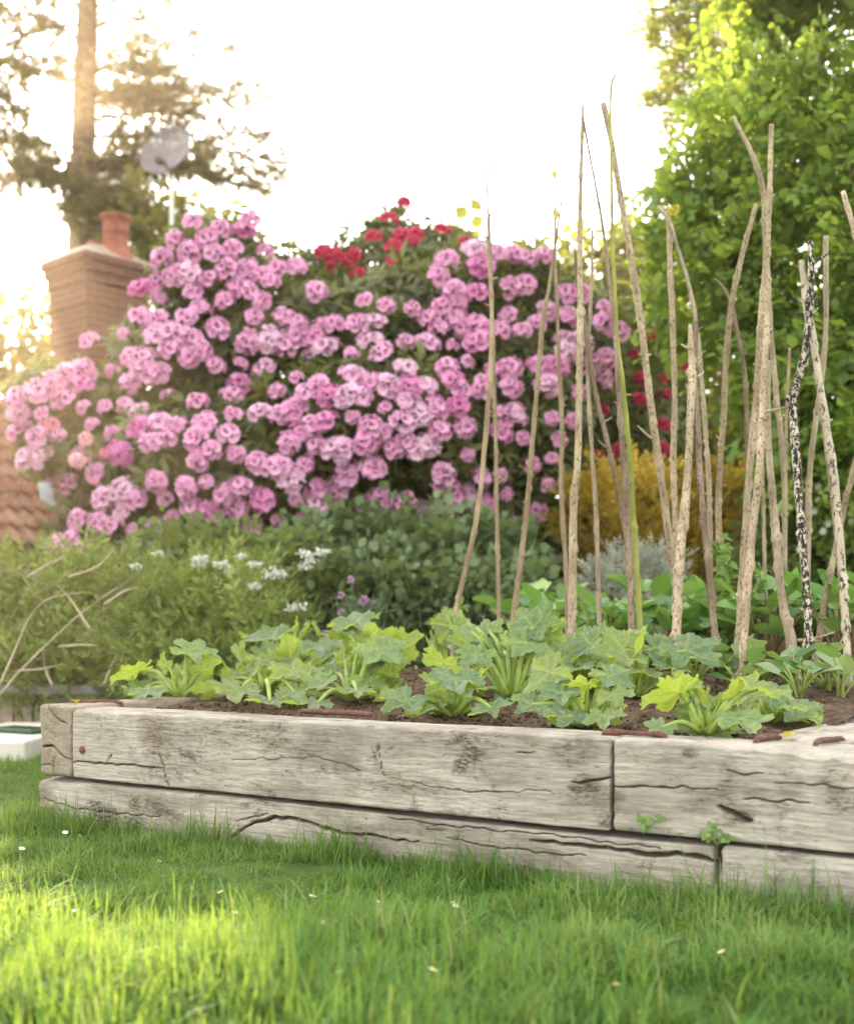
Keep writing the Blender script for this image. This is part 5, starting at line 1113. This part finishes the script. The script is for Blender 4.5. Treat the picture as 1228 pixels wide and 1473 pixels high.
# ---------------------------------------------------------------- the neighbour's house
YR = 10.6
E = np.array([.72, .694, 0.]); E /= np.linalg.norm(E)
Fd = nrm(np.array([.694*.86, -.72*.86, -.50])); Nn = np.cross(E, Fd); Nn = -Nn if Nn[2] < 0 else Nn
P0 = P(60, 690, YR)
hs = thing('house', 'house with a clay tiled roof and a brick chimney, half hidden by the blossom', 'house', np.r_[P(0, 893, YR+2)[:2], -1.1])
s_ = NT('clay tiles'); v_ = s_.coord(); n_ = s_.noise(v_, 3.5, 5, .6); n2 = s_.noise(v_, 14, 5, .7)
c_ = s_.ramp(n_, [(.3, (.155, .068, .048)), (.5, (.235, .115, .082)), (.7, (.32, .19, .14))])
c_ = s_.mix(s_.ramp(n2, [(.52, (0,)*3), (.66, (.6,)*3)]), c_, (.30, .25, .18)); tl_ = s_.attr('tile')
c_ = s_.mix(s_.math('MULTIPLY', tl_, .45), c_, (.22, .10, .065))
m_tile = s_.end(s_.bsdf(c_, .85, .2, n2, .4, .01))
eL, eR, fT, fB, gauge = -4.5, .95, -1.75, 1.25, .30
ne = 720; us = np.linspace(eL, eR, ne); V, F, tl = [], [], []
nc = int((fB-fT)/gauge)
for c in range(nc):
    f0 = fT+c*gauge; rows = [(f0-.03, .004), (f0+.02, .008), (f0+gauge*.6, .020), (f0+gauge, .040), (f0+gauge+.004, .008)]
    a0 = len(V)*0+sum(len(x) for x in V); blk = []
    wob = .006*np.sin(us*7+c*2.1)
    for (f, hgt) in rows:
        ph = (us/.118) % 1.; wv_ = .017*np.sin(2*np.pi*ph)+.006*np.sin(4*np.pi*ph)
        tid = np.floor(us/.236); jit = .010*(_hash(tid.astype(int)+500, np.full(ne, c), np.zeros(ne, int), 4)-.5)
        blk.append(P0+us[:, None]*E+(f+wob+jit)[:, None]*Fd+(hgt+wv_)[:, None]*Nn)
        tl.append(_hash(tid.astype(int)+500, np.full(ne, c), np.zeros(ne, int), 9))
    V.append(np.concatenate(blk)); i = np.arange(len(rows)-1)[:, None]*ne; k = np.arange(ne-1)[None]
    F.append(np.stack([a0+i+k, a0+i+k+1, a0+i+ne+k+1, a0+i+ne+k], -1).reshape(-1, 4))
roof = mk('roof', np.concatenate(V), np.concatenate(F), m_tile, hs, {'tile': np.concatenate(tl)})
# underside and far slopes: a shallow solid below the tiles
pl = lambda u, f, n: P0+u*E+f*Fd+n*Nn
def slab(corners, th, nv_):
    a = np.array(corners); b = a-np.asarray(nv_)*th
    return np.vstack([a, b]), np.array([[0, 1, 2, 3], [7, 6, 5, 4], [0, 4, 5, 1], [1, 5, 6, 2], [2, 6, 7, 3], [3, 7, 4, 0]])
V, F = slab([pl(eL, fT, -.03), pl(eR, fT, -.03), pl(eR, fB-.06, -.03), pl(eL, fB-.06, -.03)], .10, Nn)
o = link('roof_deck', raw_mesh('roof_deck', V-ORG[hs.name], F, plain('roof timber', (.16, .12, .09), .9), smooth=False), roof)
V, F = slab([pl(eR, fT, .0), pl(eR+.0, fB, .0), pl(eR, fB, .0)+[.9, .9, -.55], pl(eR, fT, 0)+[.9, .9, -.55]], .1, [0, 0, 1]); 
o = link('back_slope', raw_mesh('back_slope', V-ORG[hs.name], F, m_tile, smooth=False), roof)
m_lead = plain('lead flashing', (.25, .27, .30), .55, .2, 9, .4, .0, .2)
C = [P(62, 700, YR-.33), P(66, 722, YR-.42), P(84, 745, YR-.48), P(104, 770, YR-.52), P(122, 795, YR-.55)]
V, F = [], []
for p in C: V += [p+E*-.05+Nn*.03, p+E*.0+Nn*.045, p+E*.07+Nn*.03]
for i in range(len(C)-1): a = i*3; F += [[a, a+3, a+4, a+1], [a+1, a+4, a+5, a+2]]
o = mk('flashing', V, np.array(F), m_lead, hs)
md = o.modifiers.new('th', 'SOLIDIFY'); md.thickness = .012
s_ = NT('house brick'); bt = s_.n('ShaderNodeTexBrick'); bt.inputs['Scale'].default_value = 1; bt.inputs['Brick Width'].default_value = .225; bt.inputs['Row Height'].default_value = .075; bt.inputs['Mortar Size'].default_value = .007
sp = s_.n('ShaderNodeSeparateXYZ'); s_.l(s_.coord(), sp.inputs[0]); cb_ = s_.n('ShaderNodeCombineXYZ'); s_.l(s_.math('MULTIPLY', sp.outputs[0], 1.414), cb_.inputs[0]); s_.l(sp.outputs[2], cb_.inputs[1]); s_.l(cb_.outputs[0], bt.inputs['Vector'])
bt.inputs['Color1'].default_value = (.16, .062, .042, 1); bt.inputs['Color2'].default_value = (.13, .052, .038, 1); bt.inputs['Mortar'].default_value = (.19, .14, .105, 1)
n_ = s_.noise(s_.coord(), 5, 5); c_ = s_.mix(s_.ramp(n_, [(.4, (0,)*3), (.7, (.5,)*3)]), bt.outputs['Color'], (.16, .09, .06)); m_brick = s_.end(s_.bsdf(c_, .9, .15, bt.outputs['Fac'], .4, .01))
# walls under the eave
wa = pl(eL, fB-.35, -.15); wb_ = pl(eR-.25, fB-.35, -.15); inn = nrm(np.array([-Fd[0], -Fd[1], 0]))
V = []
for p in (wa, wb_, wb_+inn*3.0, wa+inn*3.0): V.append([p[0], p[1], -1.2])
for p in (wa, wb_, wb_+inn*3.0, wa+inn*3.0): V.append([p[0], p[1], wa[2]-.02])
mk('wall', V, np.array([[0, 1, 5, 4], [1, 2, 6, 5], [2, 3, 7, 6], [3, 0, 4, 7]]), m_brick, hs, smooth=False)
# chimney, corner towards us
YC = 13.0; kc = YC/FP
def stack(half, z0, z1):
    V = []
    for z in (z0, z1):
        for a in range(4): an = math.pi/4*0+a*math.pi/2-math.pi/2+.06; V.append([ccx+half*math.sqrt(2)*math.cos(an), ccy+half*math.sqrt(2)*math.sin(an), z])
    return np.array(V), np.array([[0, 1, 5, 4], [1, 2, 6, 5], [2, 3, 7, 6], [3, 0, 4, 7], [4, 5, 6, 7], [3, 2, 1, 0]])
pc = P(139, 400, YC+.5); ccx, ccy = pc[0], pc[1]
zz = lambda y: P(0, y, YC)[2]
hw = lambda w_: w_*kc/2/math.sqrt(2)
V, F = merge([stack(hw(126), -1.1, zz(486)), stack(hw(136), zz(486), zz(436)), stack(hw(146), zz(436), zz(425)), stack(hw(138), zz(425), zz(402)), stack(hw(146), zz(402), zz(386)), stack(hw(155), zz(386), zz(373)), stack(hw(166), zz(373), zz(362))])
chm = mk('chimney', V, F, m_brick, hs, smooth=False)
def frus(h0, z0, h1, z1):
    a = stack(h0, z0, z0+.01)[0][:4]; b = stack(h1, z1, z1+.01)[0][:4]
    return np.vstack([a, b]), stack(.1, 0, 1)[1]
m_cem = plain('cement', (.32, .25, .2), .9, .3, 8)
V, F = merge([frus(hw(167), zz(362), hw(150), zz(357)), frus(hw(150), zz(357)+.001, hw(70), zz(338))])
link('cement_cap', raw_mesh('cement_cap', V-ORG[hs.name], F, m_cem, smooth=False), chm)
m_pot = plain('terracotta', (.27, .095, .06), .8, .3, 9)
def pot(px, y0, prof):
    c = P(px, 893, YC+.45); V, F = lathe([(r*kc, zz(y0)+h*kc) for r, h in prof], 28, (c[0], c[1], 0)); link('chimney_pot', raw_mesh('chimney_pot', V-ORG[hs.name], F, m_pot), chm)
pot(167, 352, [(30, -8), (26, 0), (21, 8), (19, 20), (18.5, 33), (20, 35), (20, 38), (18.5, 39), (19, 50), (21, 54), (24.5, 57), (24.5, 60), (20, 61), (16, 60), (15, 40)])
pot(136, 344, [(14, -6), (11, 2), (9.5, 12), (10, 15), (8, 16), (7, 10)])
m_wire = plain('galvanised wire', (.20, .18, .19), .5, .2, 20, .5, .6)
# satellite dish on a mast
YD = 12.4; kd = YD/FP; dc = P(244, 223, YD)
md_ = thing('satellite_dish', 'grey mesh satellite dish on a thin mast above the blossom', 'satellite dish', P(248, 893, YD)*[1, 1, 0]+[0, 0, -1.])
V, F = tube([ORG[md_.name], P(248, 560, YD), P(247, 330, YD), P(248, 252, YD)], [.020]*4, 10, .3); mk('mast', V, F, plain('painted steel mast', (.55, .52, .46), .5, .15, 12, .4, .3), md_)
dn = nrm(np.array([-.38, -.86, .28])); dx = nrm(np.cross([0, 0, 1.], dn)); dy = np.cross(dn, dx); rd = 40*kd
def dp(a, b): return dc+dx*a+dy*b*.92+dn*(.28*(a*a+b*b)/rd)
parts = []
for q in np.linspace(-.97, .97, 34):
    h_ = math.sqrt(1-q*q)*rd; us = np.linspace(-h_, h_, 14)
    for sw in (0, 1):
        ln = [dp(u, q*rd) if sw == 0 else dp(q*rd, u) for u in us]; wd_ = .0047*(dy if sw == 0 else dx)
        V = np.concatenate([[p-wd_, p+wd_] for p in ln]); F = np.array([[2*i, 2*i+2, 2*i+3, 2*i+1] for i in range(len(us)-1)]); parts.append((V, F))
an = np.linspace(0, 2*math.pi, 40); rim = np.array([dp(rd*math.cos(a), rd*math.sin(a)) for a in an]); parts.append(tube(rim, [.009]*len(rim), 6, smooth=False))
V, F = merge(parts); mk('dish', V, F, m_wire, md_)
m_dk = plain('dark plastic', (.10, .06, .045), .5)
V, F = merge([tube([P(247, 252, YD), P(240, 240, YD-.1), P(232, 232, YD-.32)], [.016, .014, .012], 8, .05), tube([P(234, 233, YD-.28), P(228, 231, YD-.4)], [.034, .036], 10, .05)]); mk('feed_arm', V, F, m_dk, md_)

# ---------------------------------------------------------------- low fence, slab and phone by the hedge
m_fence = plain('grey fence wood', (.34, .28, .22), .9, .35, 14, .15, 0, .5)
fn = thing('fence', 'low grey plank fence at the left under the scrambling shrub', 'fence', P(0, 1053, 6.75)*[1, 1, 0])
parts = []
x0, x1 = P(-140, 0, 6.75)[0], P(215, 0, 6.75)[0]
nb = 13
for i in range(nb):
    a = x0+(x1-x0)*i/nb; b = a+(x1-x0)/nb-.008; parts.append(boxq((a, 6.72+.008*R.random(), -.02), (b, 6.75+.008*R.random(), .20+.012*R.random())))
V, F = merge(parts); mk('planks', V, F, m_fence, fn, smooth=False)
V, F = boxq((x0-.03, 6.66, .205), (x1+.03, 6.78, .25)); mk('rail', V, F, plain('fence rail', (.27, .26, .26), .9, .3, 14, .15, 0, .5), fn, smooth=False)
m_stone = plain('pale paving', (.56, .53, .47), .85, .12, 12)
V, F = boxq((P(-60, 0, 5.7)[0], 5.32, -.02), (P(75, 0, 5.7)[0], 6.35, .085)); sl_ = mk('paving_slab', V, F, m_stone, smooth=False); tag(sl_, 'pale stone slab set in the lawn below the plank fence', 'slab')
bm = sl_.modifiers.new('bevel', 'BEVEL'); bm.width = .01; bm.segments = 2
c = P(33, 1056, 5.75); ph = thing('phone', 'dark green cased phone lying on the pale slab', 'phone', [c[0], c[1], .086])
V, F = boxq((-.06, -.12, 0), (.06, .12, .022)); rz = rotm('Z', 1.05); o = mk('case', V@rz.T+[c[0], c[1], .0865], F, plain('green case', (.02, .07, .035), .35, .1), ph, smooth=False); b = o.modifiers.new('b', 'BEVEL'); b.width = .008; b.segments = 3
V, F = boxq((-.052, -.110, .0215), (.052, .110, .0235)); mk('screen', V@rz.T+[c[0], c[1], .0868], F, plain('dark glass', (.035, .04, .035), .08, .05, 5, .6), ph, smooth=False)

# ---------------------------------------------------------------- grass
rg = np.random.default_rng(99)
def blades(n, ylo, yhi, powr, hlo, hhi, wlo, whi, bedgap=None, xs=None):
    Y = ylo+(yhi-ylo)*rg.random(n)**powr; X = (rg.random(n)*2-1)*(.42*Y+.2) if xs is None else xs(Y)
    s = (X-A0[0])*DS[0]+(Y-A0[1])*DS[1]; D = (X-A0[0])*DN[0]+(Y-A0[1])*DN[1]
    ok = ~((D > -.004) & (s > -.15)); 
    ok &= ~((X < P(78, 0, 5.7)[0]) & (Y > 5.3) & (Y < 6.4)) & (Y < 6.7)
    return X[ok], Y[ok], s[ok], D[ok]
def grass_mesh(X, Y, h, w_, lean, tone, S=3):
    n = len(X); az = rg.uniform(0, 2*math.pi, n); d = np.stack([np.cos(az), np.sin(az), 0*az], -1); sd_ = np.stack([-np.sin(az), np.cos(az), 0*az], -1)
    ta = rg.uniform(0, 2*math.pi, n); tw = np.stack([np.cos(ta), np.sin(ta), 0*ta], -1)
    rows = []; lean = np.minimum(lean, 1.15)
    for i in range(S+1):
        t = i/S; c = np.stack([X, Y, 0*X], -1)+d*(h*lean*t**1.8)[:, None]; c[:, 2] = -.004+h*(t-.32*np.minimum(lean, 1.4)*t**2.2)
        ww = w_*(1-t**1.6)*.5+.00025; rows += [c-sd_*ww[:, None]*1.0, c+sd_*ww[:, None]]
    V = np.stack(rows, 1).reshape(-1, 3); b = np.arange(n)[:, None]*(2*(S+1)); i = np.arange(S)[None]*2
    F = np.stack([b+i, b+i+1, b+i+3, b+i+2], -1).reshape(-1, 4)
    return V, F, np.repeat(tone, 2*(S+1))
parts = []
X, Y, s, D = blades(215000, 1.55, 6.7, 1.25, 0, 0, 0, 0)
tuf = fbm(np.stack([X*7, Y*7, 0*X], -1), 61, 3); pat = fbm(np.stack([X*2.2, Y*2.2, 0*X], -1), 62, 3)
h = (.037+.027*tuf+.013*pat)*rg.uniform(.45, 1.45, len(X)); h = np.clip(h, .015, .15)
near = np.exp(-(np.clip(-D, 0, 9)/.10)**2)*((s > -.3)); h = h*(1+.35*near*rg.random(len(X)))
lean = np.abs(rg.normal(.75, .5, len(X))); w_ = rg.uniform(.0018, .0044, len(X))
tone = np.clip(.43+.28*pat+.15*tuf+.30*rg.normal(size=len(X)), 0, .96)
parts.append(grass_mesh(X, Y, h, w_, lean, tone))
# longer unmown blades against the timbers
n = 3000; s_l = rg.uniform(-.2, 3.0, n); D_l = -.006-.13*rg.random(n)**1.5; X = A0[0]+DS[0]*s_l+DN[0]*D_l; Y = A0[1]+DS[1]*s_l+DN[1]*D_l
cl = np.clip(.5+.9*fbm(np.stack([s_l*5, 0*s_l, 0*s_l], -1), 15, 3), 0, 1)
parts.append(grass_mesh(X, Y, (.035+.085*rg.random(n)**2)*(.35+.9*cl), rg.uniform(.002, .0045, n), np.abs(rg.normal(.45, .35, n)), np.clip(.35+.25*rg.normal(size=n), 0, 1), 4))
n = 45; s_l = rg.uniform(.2, 2.9, n); D_l = -.02-.06*rg.random(n); X = A0[0]+DS[0]*s_l+DN[0]*D_l; Y = A0[1]+DS[1]*s_l+DN[1]*D_l
parts.append(grass_mesh(X, Y, rg.uniform(.10, .20, n), rg.uniform(.0018, .0030, n), np.abs(rg.normal(.45, .35, n)), np.clip(.6+.25*rg.normal(size=n), 0, 1), 6))
# taller tussocks where the sun falls, close to the camera on the left
n = 9000; X = rg.normal(-.42, .30, n); Y = rg.normal(2.02, .20, n)
ok = (Y > 1.62)
X, Y = X[ok], Y[ok]; n = len(X)
tt = np.clip(.5+.8*fbm(np.stack([X*9, Y*9, 0*X], -1), 71, 3), 0, 1)
parts.append(grass_mesh(X, Y, (.06+.05*tt)*rg.uniform(.6, 1.3, n), rg.uniform(.003, .006, n), np.abs(rg.normal(.45, .35, n)), np.clip(.62+.2*rg.normal(size=n), 0, 1), 4))
V, F = merge([(p[0], p[1]) for p in parts]); tone = np.concatenate([p[2] for p in parts])
m_grass = leafmat('grass', [(0, (.028, .085, .018)), (.4, (.065, .18, .034)), (.75, (.12, .26, .055)), (.93, (.20, .31, .09)), (1, (.34, .33, .17))], .38, (.46, .55, .06), .6, .22)
go = mk('grass', V, F, m_grass, None, {'rnd': tone}, origin=(0, 0, 0)); tag(go, kind='stuff')
# daisies and buttercups in the lawn
m_y = plain('flower yellow', (.75, .50, .04), .6, .1)
m_pet = plain('daisy petal', (.82, .82, .80), .6, .05)
def daisy_mesh(yellow):
    ps, mi = [], []
    n = 13 if not yellow else 5
    for k in range(n):
        a = k*2*math.pi/n; l_ = leaf(.0085 if not yellow else .0095, .0036 if not yellow else .009, 3, .1, -.1 if not yellow else -.5); m = rotm('Z', a); ps.append(tf(l_, m, m@np.array([.002, 0, .05]))); mi += [1 if yellow else 0]*len(l_[1])
    V, F = lathe([(.0034, .050), (.003, .052), (.0015, .0535), (.0002, .054)], 10); ps.append((V, F)); mi += [1]*len(F)
    V, F = tube([[0, 0, -.03], [.002, 0, .02], [0, 0, .050]], [.0011, .001, .0009], 5, .02); ps.append((V, F)); mi += [2]*len(F)
    V, F = merge(ps); return raw_mesh('daisy', V, F, [m_pet, m_y, m_greentwig], None, mi)
dm, bm_ = daisy_mesh(False), daisy_mesh(True)
DZ = [(30, 1222, 0), (90, 1272, 0), (240, 1260, 0), (300, 1260, 0), (325, 1277, 0), (335, 1310, 0), (443, 1288, 0), (456, 1316, 0), (110, 1301, 0), (40, 1316, 0), (172, 1385, 0), (530, 1290, 0), (888, 1415, 0), (93, 1195, 0), (105, 1200, 0), (27, 1219, 0), (245, 1320, 0), (610, 1395, 0), (495, 1390, 0), (648, 1290, 0), (655, 1293, 0), (1050, 1363, 0), (925, 1447, 0), (70, 1250, 0), (380, 1287, 1), (130, 1355, 1), (220, 1235, 1)]
for i, (px, py, ye) in enumerate(DZ):
    Y = (HC-.055)*FP/(py-HY); o = bpy.data.objects.new('buttercup' if ye else 'daisy', bm_ if ye else dm); COL.objects.link(o); o.location = ((px-CX)*Y/FP, Y, .018); o.rotation_euler = (R.normal()*.15+.35, R.normal()*.2, R.uniform(0, 6)); k = R.uniform(.55, .8); o.scale = (k, k, k)
    tag(o, 'small yellow buttercup open in the lawn grass' if ye else 'small white daisy dotted in the lawn grass', 'flower', 'yellow buttercups in the lawn' if ye else 'white daisies in the lawn')

# ---------------------------------------------------------------- haze volume added to imitate the warm veiling glare
V, F = boxq((-30, -3, -2.4), (30, 40, 14))
hm = bpy.data.materials.new('glare haze'); hm.use_nodes = True; t_ = hm.node_tree; t_.nodes.clear()
ho = t_.nodes.new('ShaderNodeOutputMaterial'); pv = t_.nodes.new('ShaderNodeVolumePrincipled')
pv.inputs['Color'].default_value = (1., .80, .58, 1); pv.inputs['Density'].default_value = .0017; pv.inputs['Anisotropy'].default_value = .76
t_.links.new(pv.outputs[0], ho.inputs['Volume'])
hz = mk('haze', V, F, hm, smooth=False, origin=(0, 18, -2.4)); tag(hz, kind='stuff')
sc.cycles.volume_bounces = 0
